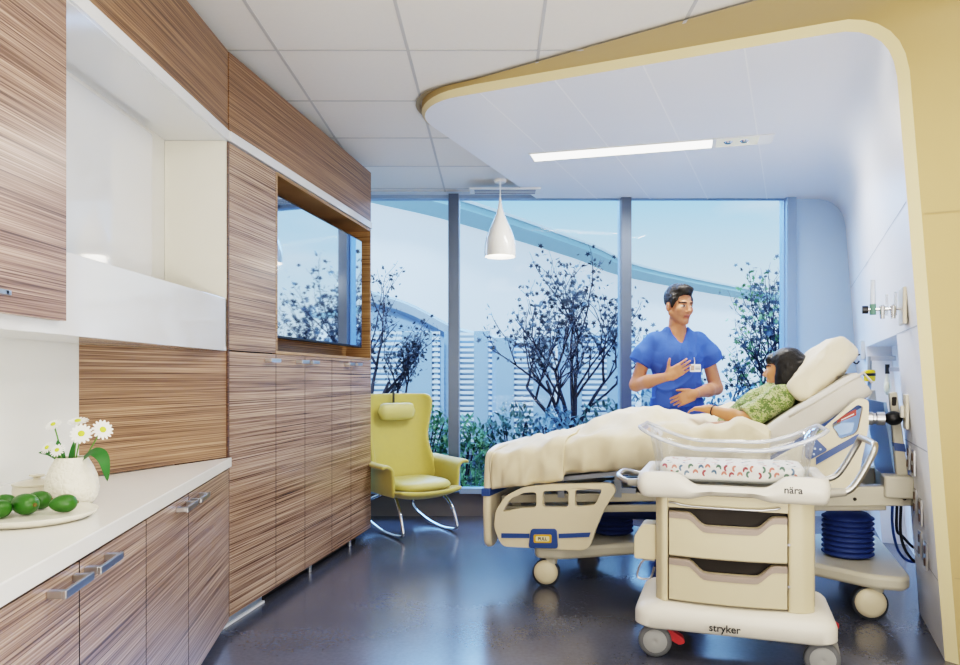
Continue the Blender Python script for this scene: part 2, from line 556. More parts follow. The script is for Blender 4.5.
# seams
def strip(a, b, w, off, mi):
    a = Vector(a); b = Vector(b); d = (b-a).normalized(); n = Vector(off)
    s = d.cross(n).normalized()*w*.5
    lining.add([a+s+n, b+s+n, b-s+n, a-s+n], [(0, 1, 2, 3)], mi)
for x in (-.075, .315, .735, 1.17):
    p = (x, yF(x), CANZ); strip(p, along(p, WY-p[1]), .008, (0, 0, -.0015), 1)
nl = (-.9220*.0015, .3872*.0015, 0)
strip(P3(1.96, .02), P3(1.96, 3.0), .006, nl, 2)
for z in (.88, .335): strip(P3(z, 0), P3(z, QA), .006, nl, 2)
strip(P3(1.42, 0), P3(1.42, QA), .006, nl, 2)
for q in (1.3, 2.2): strip(P3(1.43, q), P3(2.45, q), .004, nl, 2)
struct(lining.build('wall_right', [CEILW, SEAMW, SEAMD], smooth=50, fix=False))

# rim (bevelled return) and the straw yellow face
prof = [s for s in starts]+[(xl(z), yF(xl(z)), z) for z in (1.2, 1.0, .8, .6, .4, .2, 0)]
n0 = 11+14; nc = n0+len(corner)
rim = []; outer = []
for i, p in enumerate(prof):
    if i < 11:
        a = (PI/2)*i/10; nrm = Vector((-math.cos(a)*fd[0]-math.sin(a)*g[0], -math.cos(a)*fd[1]-math.sin(a)*g[1]))
        t = i/10
        q = (p[0]+nrm.x*.02, p[1]+nrm.y*.02, p[2]+.012+.026*t)
    elif i < n0: q = (p[0]-g[0]*.03, p[1]-g[1]*.03, p[2]+.038)
    elif i < nc:
        t = (i-n0+1)/(len(corner)+1); aa = t*PI/2
        q = (p[0]+math.sin(aa)*.045*fd[0]-g[0]*.03, p[1]+math.sin(aa)*.045*fd[1]-g[1]*.03, p[2]+.04*math.cos(aa))
    else: q = (p[0]+fd[0]*.045-g[0]*.03, p[1]+fd[1]*.045-g[1]*.03, p[2])
    rim.append([p, q]); outer.append(q)
rm = MB().grid(rim)
struct(rm.build('trim_1', RIMY, smooth=50, fix=False))
face = []; bound = []
nl_ = len(prof)
for i, q in enumerate(outer):
    if i < 11: b_ = (q[0], q[1], CZ)
    elif i < nc:
        t = (q[0]+.1)/1.3; t = max(0, t)
        b_ = (q[0]-.02*t, q[1]-.30*t, CZ) if i < n0 else None
    else: b_ = None
    bound.append(b_)
# corner stations run on along the ceiling to the far right, the leg's stations to the right-hand edge
last = bound[n0-1]; XR = 3.3
kk = nc-n0
for j in range(kk):
    t = ((j+1)/kk)**1.3; bound[n0+j] = (last[0]+(XR-last[0])*t, last[1]+(2.05-last[1])*t, CZ)
for i in range(nc, nl_):
    z = outer[i][2]; f_ = max(0, (z-1.9)/.9)
    bound[i] = (XR, yF(XR)-.033-.1*f_, z)
rows = [[tuple(Vector(a).lerp(Vector(b2), t)) for t in (0, .12, .3, .6, 1)] for a, b2 in zip(outer, bound)]
fm = MB().grid(rows)
fsm = struct(fm.build('wall_front', YELL, smooth=60, fix=False))
def onF(x, z, off=.0345): return (x-g[0]*off, yF(x)-g[1]*off, z)
sm = MB()
for z in (1.893, .36): sm.add([onF(xl(z)+.05, z+.0025), onF(3.2, z+.0025), onF(3.2, z-.0025), onF(xl(z)+.05, z-.0025)], [(0, 1, 2, 3)])
struct(sm.build('trim_2', mat('yellow seam', '#a8946a', .7), smooth=0))
# shadow reveal between the ceiling and the yellow face
rv = [[(b_[0]-.0, b_[1]-.0, CZ-.001), (b_[0]-g[0]*.03-(.02 if i < 8 else 0), b_[1]-g[1]*.03, CZ-.001)] for i, b_ in enumerate(bound[:nc])]
rv = [[a_, (b_[0], b_[1], CZ-.012)] for a_, b_ in rv]
struct(MB().grid(rv).build('trim_3', mat('shadow reveal', '#9d927b', .7), smooth=0, fix=False))

# ------------------------------------------------------------------ left hand joinery
T0 = (-1.256, 3.38); TA = math.atan2(.987, .161)
BA = math.atan2(-.987, .161)
LT = 2.03
def wframe(name, mb, m, loc, rz, bevel=0): return struct(mb.build(name, m, loc=(loc[0], loc[1], 0), rz=rz, smooth=0, bevel=bevel))
wframe('trim_4', MB().box(0, LT, 0, .02, 2.363, 2.742), W_FASC, T0, TA)
wframe('trim_5', MB().box(-.004, LT, -.012, .03, 2.316, 2.363), WHITEG, T0, TA)
wframe('trim_6', MB().box(0, LT-.02, .10, .28, 2.363, CZ), WHITE, T0, TA)
struct(MB().box(-1.28, -1.26, .3, 3.38, 2.363, 2.745).build('trim_7', W_FASC, smooth=0))
struct(MB().box(-1.29, -1.25, .3, 3.38, 2.316, 2.363).build('trim_8', WHITEG, smooth=0))
struct(MB().box(-1.55, -1.36, .3, 3.36, 2.363, CZ).build('trim_9', WHITE, smooth=0))
dv = Vector((-1.258+1.55, 3.383-2.66)); da = math.atan2(dv.y, dv.x)
pw = MB().box(0, dv.length, 0, .018, .822, 1.322)
struct(pw.build('wall_panel', W_SPL, loc=(-1.549, 2.662, 0), rz=da, smooth=0))

def bar_handle(root, x, z, L, out=-1, y0=0., m=None, kind='handle', r=.006):
    y1 = y0+out*.032
    h = MB()
    h.box(x-L/2, x+L/2, min(y1, y1+out*.009), max(y1, y1+out*.009), z-.0095, z+.0095)
    for s in (-1, 1):
        xx = x+s*(L/2-.012)
        h.box(xx-.009, xx+.009, min(y0, y1), max(y0, y1), z-.0085, z+.0085)
    return h.build(kind, m or STEEL, root, smooth=0, bevel=.002)
def door(root, x0, x1, z0, z1, y0, y1, m, hx=None, hz=None, hl=.12, out=-1):
    d = MB().box(x0+.0028, x1-.0028, min(y0, y1), max(y0, y1), z0+.0015, z1-.0015)
    d.m = [0, 0, 0, 0, 1, 1]  # end faces coloured dark so the gaps between doors read dark
    d = d.build('door', [m, DARKM], root, smooth=0)
    if hx is not None: bar_handle(d, hx, hz, hl, out, y0)
    return d
DS = [0, .4805, .8515, 1.2655, 1.6095, LT]
t = thing('tall_cabinet', 'tall dark-striped wooden cabinet with one lower and one upper door beside the worktop end', 'cabinet', (T0[0], T0[1], 0), TA)
MB().box(.0, DS[1]-.001, .021, .283, .065, 2.312).build('carcass', DARKM, t, smooth=0)
MB().box(-.014, .0, -.001, .12, .06, 2.312).build('side_panel', wood('dark edge veneer', '#3f2b1f', '#5a4030', '#7a5b45', .4, 2), t, smooth=0)
door(t, 0, DS[1], .06, 1.323, 0, .02, W_TALL, DS[1]-.075, 1.288, .11)
door(t, 0, DS[1], 1.327, 2.312, 0, .02, W_TALL)
tk = MB().box(.0, DS[1]-.07, .045, .06, 0, .06).build('toe_kick', STEEL, t, smooth=0)
MB().box(-.02, DS[1]-.07, .030, .0445, .001, .012).build('toe_strip', mat('bright toe strip', '#e3e8f0', .3), tk, smooth=0)
t = thing('media_cabinet', 'wide wooden cabinet with four tall doors below a recessed television niche', 'cabinet', (T0[0], T0[1], 0), TA)
cs = MB()
cs.box(DS[1]+.001, LT-.001, .021, .283, .065, 1.322)
cs.build('carcass', DARKM, t, smooth=0)
ni = MB()
ni.box(DS[1]+.002, LT, .19, .20, 1.327, 2.312)
ni.box(DS[1]+.002, LT, 0, .19, 1.324, 1.342); ni.box(DS[1]+.002, LT, 0, .19, 2.296, 2.312)
ni.box(DS[1]+.002, DS[1]+.02, .0, .19, 1.342, 2.296); ni.box(LT-.018, LT, .0, .19, 1.342, 2.296)
ni.build('television_niche', wood('zebrano niche', '#5d4027', '#9a774f', '#bf9c72', .35, 6), t, smooth=0)
for i in range(1, 5):
    hx = DS[i+1]-.075 if i in (1, 3) else DS[i]+.075
    door(t, DS[i], DS[i+1], .06, 1.323, 0, .02, W_TALL, hx, 1.288, .1)
MB().box(DS[1], LT-.13, .075, .09, 0, .06).build('toe_kick', DARKM, t, smooth=0)
for x in (1.02, 1.7): MB().lathe([(.012, 0), (.012, .062)], (x, .045, 0), 12).build('foot', STEEL, t)

t = thing('television', 'black framed flat television with a mirror-like screen in the wooden niche', 'television', (T0[0], T0[1], 0), TA)
tv = MB().box(.535, 1.925, .034, .075, 1.417, 2.21).build('casing', BLACK, t, smooth=0, bevel=.004)
SCR = mat('switched off glossy screen', '#e4ecf6', .03, 1., var=.01)
MB().box(.545, 1.915, .0325, .036, 1.43, 2.2).build('screen', SCR, t, smooth=0)
MB().box(1.1, 1.4, .075, .19, 1.7, 1.95).build('wall_bracket', BLACK, t, smooth=0)

# wall cupboard and gloss shelf niche above the worktop
t = thing('wall_cabinet', 'wooden wall cupboard at the upper edge beside the white open shelf', 'cabinet', (0, 0, 0))
MB().box(-1.53, -1.262, .4, 2.05, 1.6, 2.31).build('carcass', DARKM, t, smooth=0)
for y0, y1 in ((1.25, 2.066), (.43, 1.247)):
    d = MB().box(-1.259, -1.238, y0, y1-.002, 1.362, 2.314).build('door', wood('zebrano wall door', '#553e33', '#8c7062', '#bfa493', .28, 20), t, smooth=0)
    h = MB(); h.box(-1.212, -1.204, y1-.46, y1-.285, 1.403, 1.417)
    for yy in (y1-.445, y1-.3): h.box(-1.238, -1.204, yy-.006, yy+.006, 1.404, 1.416)
    h.build('handle', STEEL, d, smooth=0, bevel=.002)
t = thing('display_shelf', 'long glossy white open wall shelf with a deep front band above the worktop', 'shelf', (0, 0, 0))
MB().box(-1.548, -1.262, 2.072, 3.372, 2.312, 2.318).build('top_panel', WHITEG, t, smooth=0)
MB().box(-1.545, -1.53, 2.072, 3.19, 1.345, 2.285).build('back_panel', WHITEG, t, smooth=0)
MB().box(-1.548, -1.262, 3.352, 3.372, 1.345, 2.311).build('end_panel', CREAMW, t, smooth=0)
MB().box(-1.548, -1.281, .4, 3.372, 1.323, 1.343).build('bottom_panel', WHITEG, t, smooth=0)
MB().box(-1.28, -1.262, .4, 3.366, 1.323, 1.57).build('front_band', WHITEG, t, smooth=0, bevel=.002)

# base units
def base_unit(x0, xm, x1, label, poly, hs):
    t = thing('base_cabinet', label, 'cabinet', (T0[0], T0[1], 0), BA, 'base cabinets under the worktop')
    MB().prism(poly, 'z', .065, .768).build('carcass', DARKM, t, smooth=0)
    door(t, x0, xm, .05, .766, 0, -.02, W_BASE, hs[0], .735, .155, 1)
    door(t, xm, x1, .05, .766, 0, -.02, W_BASE, hs[1], .735, .155, 1)
    MB().box(x0+.02, x1-.002, -.06, -.045, 0, .05).build('toe_kick', STEEL, t, smooth=0)
base_unit(.003, .7325, 1.226, 'wooden base cabinet under the worktop, against the tall cabinet', [(.02, -.022), (1.224, -.022), (1.224, -.485), (.76, -.41)], (.83, .64))
base_unit(1.226, 1.718, 2.21, 'wooden base cabinet under the worktop, below the plate of green fruit', [(1.228, -.022), (2.208, -.022), (2.208, -.64), (1.228, -.487)], (1.815, 1.62))
wt = MB()
def bw(x, y): return (T0[0]+.161*x+.987*y, T0[1]-.987*x+.161*y)
pl = [bw(.0, .012), bw(2.4, .012), (-1.547, 1.1), (-1.547, 2.655)]
wt.prism(pl, 'z', .775, .82)
t = thing('worktop', 'white worktop running along the left wall and tapering to the tall cabinet', 'worktop', (0, 0, 0))
wt.build('slab', QUARTZ, t, smooth=0, bevel=.003)
MB().box(-1.548, -1.53, 1.1, 2.64, .8205, .861).build('upstand', QUARTZ, t, smooth=0)

# ------------------------------------------------------------------ things on the worktop
WZ = .8205
CERA = mat('cream ceramic', '#f1ebdc', .3, var=.03, coat=.2)
VASE = mat('cream vase with woven relief', '#f0e9d8', .45, var=.04)
nt = VASE.node_tree; b = nt.nodes['Principled BSDF']
vo = nt.nodes.new('ShaderNodeTexVoronoi'); vo.inputs['Scale'].default_value = 70; vo.feature = 'DISTANCE_TO_EDGE'
tcv = nt.nodes.new('ShaderNodeTexCoord'); nt.links.new(tcv.outputs['Object'], vo.inputs['Vector'])
bpv = nt.nodes.new('ShaderNodeBump'); bpv.inputs['Strength'].default_value = .5; bpv.inputs['Distance'].default_value = .012
nt.links.new(vo.outputs['Distance'], bpv.inputs['Height']); nt.links.new(bpv.outputs[0], b.inputs['Normal'])
VX, VY = -1.255, 2.12
v = MB().lathe([(.045, 0), (.058, .006), (.068, .025), (.0725, .05), (.068, .085), (.056, .115), (.044, .137), (.041, .142), (.037, .141), (.038, .132), (.05, .11), (.06, .08), (.03, .06), (.0, .06)], (0, 0, 0), 40)
tag(v.build('flower_vase', VASE, None, (VX, VY, WZ), smooth=60), 'cream woven-relief vase of white daisies on the worktop', 'vase')
STEM = mat('green stem', '#5d8a3a', .5, var=.15)
PETAL = mat('white petal', '#fbfaf5', .5, var=.02)
EYE = mat('lime yellow flower centre', '#c9d24a', .6, var=.1)
LEAFG = mat('green leaf', '#2f6a2a', .45, var=.25, scale=30)
def daisy(top, nrm, rad, label, base):
    t = thing('daisy', label, 'flower', (VX, VY, WZ), 0, 'daisies in the vase')
    top = Vector(top); nrm = Vector(nrm).normalized(); base = Vector(base)
    mid = base.lerp(top, .55)+Vector((base.x*.2, base.y*.2, .012))
    MB().tube(smooth_path([base, mid, top-nrm*.004], 6), .0022, 6).build('stem', STEM, t)
    R = nrm.to_track_quat('Z', 'Y').to_matrix()
    p = MB()
    for layer in range(2):
        for i in range(15):
            a = 2*PI*i/15+layer*.24; L = rad*(1 if layer == 0 else .8)
            ca, sa = math.cos(a), math.sin(a); lift = .1+.28*layer
            pts = []
            for (d, w) in ((.12, .04), (.45, .105), (.8, .125), (.97, .07), (1.0, .0)):
                z = d*L*lift*(1-.5*d)
                for s in (-1, 1): pts.append(R @ Vector((ca*d*L-sa*s*w*L, sa*d*L+ca*s*w*L, z))+top)
            p.add(pts, [(0, 1, 3, 2), (2, 3, 5, 4), (4, 5, 7, 6), (6, 7, 9, 8)])
    p.build('petals', PETAL, t, fix=False)
    MB().ell(top+nrm*.004, (rad*.3, rad*.3, rad*.16), 12, 8, rot=R).build('flower_centre', EYE, t)
daisy((-.045, -.015, .238), (-.1, -.6, .75), .024, 'white daisy standing highest at the left of the vase', (-.012, -.004, .1))
daisy((.012, .01, .246), (.05, -.35, .9), .03, 'white daisy seen edge-on at the top middle of the bunch', (.0, .006, .1))
daisy((.04, -.02, .212), (.35, -.85, .35), .031, 'large open white daisy in the middle facing forward', (.01, -.008, .1))
daisy((.088, .005, .222), (.75, -.6, .3), .031, 'white daisy turned outward at the far right of the bunch', (.018, .004, .1))
daisy((-.05, -.035, .172), (-.3, -.7, .6), .022, 'small white daisy low over the left rim of the vase', (-.015, -.015, .1))
daisy((-.018, -.04, .165), (.0, -.8, .55), .022, 'small white daisy at the rim in front of the stems', (-.004, -.018, .1))
def leaf(mb, path, w):
    P = smooth_path(path, 6); n = len(P)
    rows = []
    for i, p in enumerate(P):
        t = i/(n-1); ww = w*math.sin(PI*min(1, .06+t*.94))**.8
        d = (P[min(i+1, n-1)]-P[max(i-1, 0)]).normalized()
        s = d.cross(Vector((0, -.6, .8))).normalized()
        rows.append([p-s*ww, p+Vector((0, 0, -.12*w)), p+s*ww])
    mb.grid(rows)
lf = MB(); leaf(lf, [(.03, -.01, .13), (.075, -.02, .16), (.11, -.03, .14), (.125, -.035, .075)], .019)
tag(lf.build('leaf_sprig', LEAFG, None, (VX, VY, WZ), fix=False), 'long green leaf drooping over the right rim of the vase', 'leaf')
lf = MB(); leaf(lf, [(-.01, -.02, .12), (-.02, -.025, .16), (-.024, -.03, .195)], .011); leaf(lf, [(-.02, -.01, .13), (-.05, -.02, .155), (-.08, -.03, .158)], .012); leaf(lf, [(.005, -.02, .12), (.01, -.02, .15), (.018, -.02, .19)], .009)
tag(lf.build('leaf_sprig', LEAFG, None, (VX, VY, WZ), fix=False), 'short upright green leaves among the daisy stems', 'leaf')
pl = MB().lathe([(.0, .0), (.13, 0), (.152, .012), (.156, .02), (.152, .0215), (.14, .012), (.12, .0085), (0, .0085)], (0, 0, 0), 56)
tag(pl.build('serving_plate', CERA, None, (-1.232, 1.90, WZ), smooth=60), 'round cream serving plate with green fruit on the worktop', 'plate')
JARC = mat('jar ceramic', '#d8cfba', .3, var=.03)
t = thing('lidded_jar', 'small white lidded jar behind the fruit plate', 'jar', (-1.41, 2.20, WZ))
MB().lathe([(.055, 0), (.064, .004), (.066, .03), (.064, .048), (.056, .049), (.055, .02), (0, .015)], (0, 0, 0), 36).build('jar_body', JARC, t, smooth=50)
ld = MB().lathe([(.067, .0495), (.067, .054), (.03, .062), (.011, .064), (.009, .07), (.021, .075), (.021, .079), (.0, .081)], (0, 0, 0), 36).build('lid', JARC, t, smooth=50)
AVO = mat('green avocado skin', '#2f6414', .34, var=.3, scale=18, bump=.12, bscale=150)
AVT = mat('avocado stalk end', '#6b5a2a', .7)
def fruit(x, y, a, s, label):
    t = thing('avocado', label, 'fruit', (x, y, WZ+.009), a, 'green fruit on the serving plate')
    rows = []
    for i in range(15):
        th = PI*i/14
        r = .031*math.sin(th)*(1-.18*math.cos(th)) if 0 < i < 14 else .0008
        rows.append([(-.042*math.cos(th)*s, r*math.cos(2*PI*j/20)*s, .031*s+r*math.sin(2*PI*j/20)*s*.96) for j in range(20)])
    MB().grid(rows, cv=True).build('flesh', AVO, t)
    MB().lathe([(.006*s, 0), (.005*s, .004)], (.0405*s, 0, .031*s), 8, axis='x').build('stalk_end', AVT, t)
fruit(-1.262, 1.915, -.35, .95, 'green avocado in front at the middle of the plate')
fruit(-1.275, 1.993, .2, .85, 'green avocado behind the middle one on the plate')
fruit(-1.175, 1.945, .8, .82, 'small green avocado by itself at the right of the plate')
fruit(-1.295, 1.86, 1.2, .8, 'green avocado cut by the left edge of the picture')
fruit(-1.335, 1.935, .5, .85, 'green avocado on the plate behind the one at the picture edge')
# ------------------------------------------------------------------ rocking chair
YEL = mat('mustard yellow upholstery', '#bfb160', .6, var=.05, scale=25, sheen=.2)
YELS = mat('pale yellow leather', '#cbc078', .45, var=.03, scale=20)
t = thing('rocking_chair', 'yellow high-back rocking armchair on chrome runners by the window', 'chair', (-.63, 5.57, 0), math.radians(36))
# local: x across, -y is the front
def shell_row(z, w, y, wing, n=13):
    out = []
    for i in range(n):
        a = -1+2*i/(n-1)
        s = math.copysign(1, a)
        x = w*math.sin(a*1.25)/math.sin(1.25)
        out.append((x, y-wing*abs(a)**2.6, z))
    return out
rows = []
for (z, w, y, wing) in ((.30, .25, .20, .05), (.34, .275, .235, .12), (.42, .285, .255, .16), (.52, .28, .28, .15), (.62, .265, .30, .11), (.72, .268, .325, .09), (.82, .29, .345, .10), (.92, .315, .365, .12), (1.0, .325, .375, .13), (1.045, .315, .38, .12), (1.065, .285, .385, .09)):
    rows.append(shell_row(z, w, y, wing))
MB().grid(rows).build('back_shell', YEL, t, smooth=180, solid=.035, sub=2)
rows = []
for (y, z, w, up) in ((.22, .30, .25, .03), (.1, .285, .275, .05), (-.05, .28, .285, .06), (-.18, .29, .285, .06), (-.27, .315, .275, .04), (-.295, .345, .265, .01)):
    rows.append([(w*(-1+2*i/8), y-.02*(1-(-1+2*i/8)**2), z+up*abs(-1+2*i/8)**3) for i in range(9)])
MB().grid(rows).build('seat_shell', YEL, t, smooth=180, solid=.035, sub=2)
s_ = MB(); R_ = []
for i in range(9):
    th = -PI/2+PI*i/8
    z = .375+.045*math.sin(th); f = max(.02, math.cos(th))**.35
    R_.append([(.235*f*math.copysign(abs(math.cos(a))**.6, math.cos(a)), -.04+.245*f*math.copysign(abs(math.sin(a))**.6, math.sin(a)), z+.02*math.cos(a)*0) for a in [2*PI*j/28 for j in range(28)]])
s_.grid(R_, cv=True); s_.f += [tuple(range(28)), tuple(range(8*28, 9*28))]; s_.m += [0, 0]
s_.build('seat_cushion', YELS, t, smooth=180)
for s in (-1, 1):
    rows = []
    for (y, zt, xo) in ((.25, .56, .275), (.14, .548, .295), (.02, .542, .308), (-.10, .54, .312), (-.18, .542, .31), (-.215, .536, .305)):
        rows.append([(s*(.262+.01), y*.96, .30), (s*(.285), y, .40), (s*(xo-.02), y, .50), (s*(xo-.005), y, zt-.015), (s*(xo+.02), y, zt), (s*(xo+.055), y-.005, zt+.003), (s*(xo+.072), y-.005, zt-.014)])
    MB().grid(rows).build('armrest', YEL, t, smooth=180, solid=.03, sub=2)
hp = MB(); rows = []
for i in range(13):
    a = -1+2*i/12
    r = .062*(1-abs(a)**8)**.5+.002
    rows.append([(.17*a, .268+r*.62*math.cos(2*PI*j/16), .92+r*1.1*math.sin(2*PI*j/16)) for j in range(16)])
hp.grid(rows, cv=True).build('head_pillow', YELS, t, smooth=180)
st = MB(); st.box(-.006, .006, .318, .335, .985, 1.075); st.build('pillow_strap', mat('dark strap', '#4b4a3a', .7), t, smooth=0)
for s in (-1, 1):
    x = s*.235
    P = [(x*.9, -.12, .30), (x, -.19, .2), (x, -.245, .05)]
    arc = [(x, -.245+.05*math.sin(a)-.0, .022+.03*(1-math.cos(a))*0) for a in (0,)]
    run = [(x, y, .0135+.085*((y+.05)/.45)**2) for y in np.linspace(-.24, .36, 9)]
    back = [(x, .35, .17), (x*.9, .2, .29)]
    MB().tube(smooth_path([(x*.88, -.10, .285), (x*.97, -.20, .20), (x, -.262, .075), (x, -.255, .035)]+run[1:]+[(x, .42, .13), (x*.97, .37, .20), (x*.85, .16, .28)], 5), .0125, 10).build('runner', CHROME, t, smooth=180)

# ------------------------------------------------------------------ pendant, bay light, vent
t = thing('pendant_lamp', 'glossy white teardrop pendant lamp hanging in front of the window', 'lamp', (.048, 5.55, 0))
SHADE = mat('glossy cream shade', '#e9e6de', .12, var=.01, coat=.5)
prof = [(.006, 2.60), (.010, 2.57), (.018, 2.52), (.035, 2.46), (.06, 2.40), (.088, 2.34), (.110, 2.28), (.122, 2.22), (.124, 2.17), (.121, 2.135), (.117, 2.137), (.118, 2.17), (.114, 2.22), (.09, 2.31), (.05, 2.40), (.0, 2.46)]
MB().lathe(prof, (0, 0, 0), 40).build('lamp_shade', SHADE, t, smooth=70)
MB().tube([(0, 0, 2.59), (0, 0, 2.728)], .004, 8).build('cord', WHITE, t)
MB().lathe([(.0, 2.712), (.045, 2.714), (.05, 2.733), (0, 2.7345)], (0, 0, 0), 24).build('ceiling_rose', WHITE, t)
BULB = mat('lit bulb', '#fff4dd', .4, emit=3)
MB().lathe([(0, 2.150), (.105, 2.152), (.105, 2.158), (0, 2.16)], (0, 0, 0), 32).build('diffuser', BULB, t)

la = math.atan2(-.40, 1.54)
LW = mat('lit light panel', '#fffaf0', .5, emit=3.2)
t = thing('ceiling_light', 'long lit recessed light panel with two small spots in the white canopy', 'light', (.27, 4.98, CANZ), la)
L_ = 1.575
fr = MB()
fr.box(-.012, L_, -.095, -.083, -.006, -.0015); fr.box(-.012, L_, .083, .095, -.006, -.0015)
fr.box(-.012, .0, -.083, .083, -.006, -.0015); fr.box(1.2, 1.225, -.083, .083, -.006, -.0015); fr.box(L_-.09, L_, -.083, .083, -.006, -.0015)
fr.build('frame', WHITE, t, smooth=0)
MB().box(0, 1.2, -.083, .083, -.004, -.0015).build('diffuser', LW, t, smooth=0)
MB().box(1.225, L_-.09, -.083, .083, -.003, -.0015).build('spot_tray', mat('pale cream reflector', '#efe9cf', .3, emit=.25), t, smooth=0)
for x in (1.30, 1.40):
    MB().lathe([(.0, -.012), (.018, -.012), (.03, -.003), (0, -.003)], (x, 0, 0), 16).build('spotlight', CHROME, t)
t = thing('ceiling_vent', 'flat white slotted air vent in the canopy behind the pendant lamp', 'vent', (.12, 5.86, CANZ), 0)
MB().box(-.32, .26, -.09, .09, -.012, -.0015).build('frame', WHITE, t, smooth=0, bevel=.003)
for i in range(3): MB().box(-.28, .22, -.06+.05*i, -.035+.05*i, -.0145, -.0125).build('slot', mat('vent slot', '#7d828c', .6), t, smooth=0)

# ------------------------------------------------------------------ hospital bed (local: u foot to head, v away from the camera)
BO = (.291, 4.074); BR = math.radians(-19.65)
BCREAM = mat('cream moulded plastic', '#dccfb2', .38, var=.02)
BGREY = mat('warm grey plastic', '#cbc5b3', .42, var=.03)
BLUE = mat('royal blue plastic', '#34528c', .4, var=.04)
BLUET = mat('translucent blue panel', '#7fa6dc', .3, var=.03)
BELL = mat('dark blue bellows', '#27407a', .6, var=.05)
FRAMEM = mat('beige painted steel', '#bdb6a3', .4, .1, var=.04)
METB = mat('zinc deck metal', '#a3abb8', .35, .7, var=.05)
bed = thing('hospital_bed', 'cream adjustable hospital bed with blue trim, back raised, against the white headwall', 'bed', (BO[0], BO[1], 0), BR)
pts = [(-.07, .02), (-.04, -.03), (.10, -.02), (.62, .34), (1.05, .34), (1.42, .10), (1.66, -.05), (1.80, -.05), (1.84, .02), (1.84, .92), (1.80, .99), (1.66, .99), (1.42, .84), (1.05, .60), (.62, .60), (.10, .96), (-.04, .97), (-.07, .92)]
MB().prism(roundpoly(pts, .05), 'z', .165, .235).build('base', BGREY, bed, smooth=30, bevel=.02, seg=3)
def caster(u, v, r, a):
    c = thing('caster', None, None, (u, v, 0), a); c.parent = bed
    MB().lathe([(.02, -.028), (r*.8, -.028), (r, -.02), (r, .02), (r*.8, .028), (.02, .028)], (0, 0, r), 28, axis='y').build('tyre', GREYD, c, smooth=50)
    MB().lathe([(0, -.046), (r*.55, -.043), (r*.82, -.034), (r*.9, -.022), (r*.9, .022), (r*.82, .034), (r*.55, .043), (0, .046)], (0, 0, r+.004), 28, axis='y').build('hub_cover', BCREAM, c, smooth=50)
    MB().lathe([(.03, r*1.6), (.035, .15), (.035, .17)], (.03, 0, 0), 14).build('fork', BGREY, c)
caster(.0, .03, .078, .15); caster(.06, .90, .078, .3); caster(1.66, .02, .082, .1); caster(1.70, .90, .082, -.2)
be = [(.10, .236)]
for i in range(8):
    z = .245+i*.027
    be += [(.118, z), (.13, z+.008), (.13, z+.013), (.112, z+.024)]
be += [(.10, .47)]
MB().lathe(be, (1.60, .34, 0), 36).build('lift_bellows', BELL, bed, smooth=60)
MB().lathe(be, (.30, .47, 0), 36).build('lift_bellows', BELL, bed, smooth=60)
MB().box(.18, .62, .30, .62, .36, .44).build('motor_housing', BELL, bed, bevel=.02)
MB().box(.52, .84, .17, .21, .30, .345).build('tie_bar', BLUE, bed, smooth=0, bevel=.004)
def slope(u): return .07*u
def rail_beam(mb, u0, u1, v0, v1, za, zb, mi=0):
    mb.prism([(u0, za+slope(u0)), (u1, za+slope(u1)), (u1, zb+slope(u1)), (u0, zb+slope(u0))], 'y', v0, v1, mi)
for v in (.10, .80):
    m_ = MB(); rail_beam(m_, -.30, 1.75, v, v+.05, .465, .515); rail_beam(m_, -.30, 1.75, v+.008, v+.042, .405, .445)
    m_.build('side_beam', FRAMEM, bed, smooth=0, bevel=.006)
cm_ = MB()
for u in (-.25, .2, .7, 1.2, 1.62): rail_beam(cm_, u, u+.06, .15, .80, .42, .50)
cm_.build('cross_member', FRAMEM, bed, smooth=0)
hb = MB(); rail_beam(hb, 1.36, 1.86, .06, .14, .435, .535); rail_beam(hb, 1.36, 1.86, .82, .90, .435, .535); rail_beam(hb, 1.80, 1.86, .06, .90, .435, .535)
hb.build('head_beam', FRAMEM, bed, smooth=0, bevel=.006)
MB().box(1.73, 1.86, .04, .17, .60, .71).build('corner_block', BGREY, bed, bevel=.01)
for u, z in ((1.40, .572), (1.60, .585), (1.82, .60)):
    MB().lathe([(0, 0), (.009, 0), (.009, .004), (0, .004)], (u, .0595, z), 10, axis='y').build('bolt', DARKM, bed)
dk = MB()
dk.prism([(-.31, .548), (.45, .655), (1.10, .70), (1.10, .725), (.45, .68), (-.31, .573)], 'y', .04, .91)
dk.build('sleep_deck', METB, bed, smooth=0)
MB().prism([(1.12, .70), (1.66, 1.07), (1.645, 1.095), (1.105, .725)], 'y', .04, .91).build('back_deck', BLUE, bed, smooth=0)
m_ = MB(); m_.box(.0, .5, .10, .13, .545, .575); m_.box(.05, .09, .095, .135, .50, .62); m_.box(.38, .42, .095, .135, .52, .64)
m_.build('knee_link', METB, bed, smooth=0)

# footboard
fb = MB()
fb.prism(roundpoly([(-.03, .20), (.10, .20), (.14, .32), (.81, .32), (.85, .20), (.98, .20), (1.0, .45), (.96, .76), (.80, .79), (.15, .79), (-.01, .76), (-.05, .45)], .06), 'x', -.365, -.318)
fo_ = fb.build('footboard', BCREAM, bed, smooth=30, bevel=.018, seg=3)
MB().box(-.368, -.315, -.055, 1.005, .508, .553).build('blue_band', BLUE, fo_, smooth=0, bevel=.004)
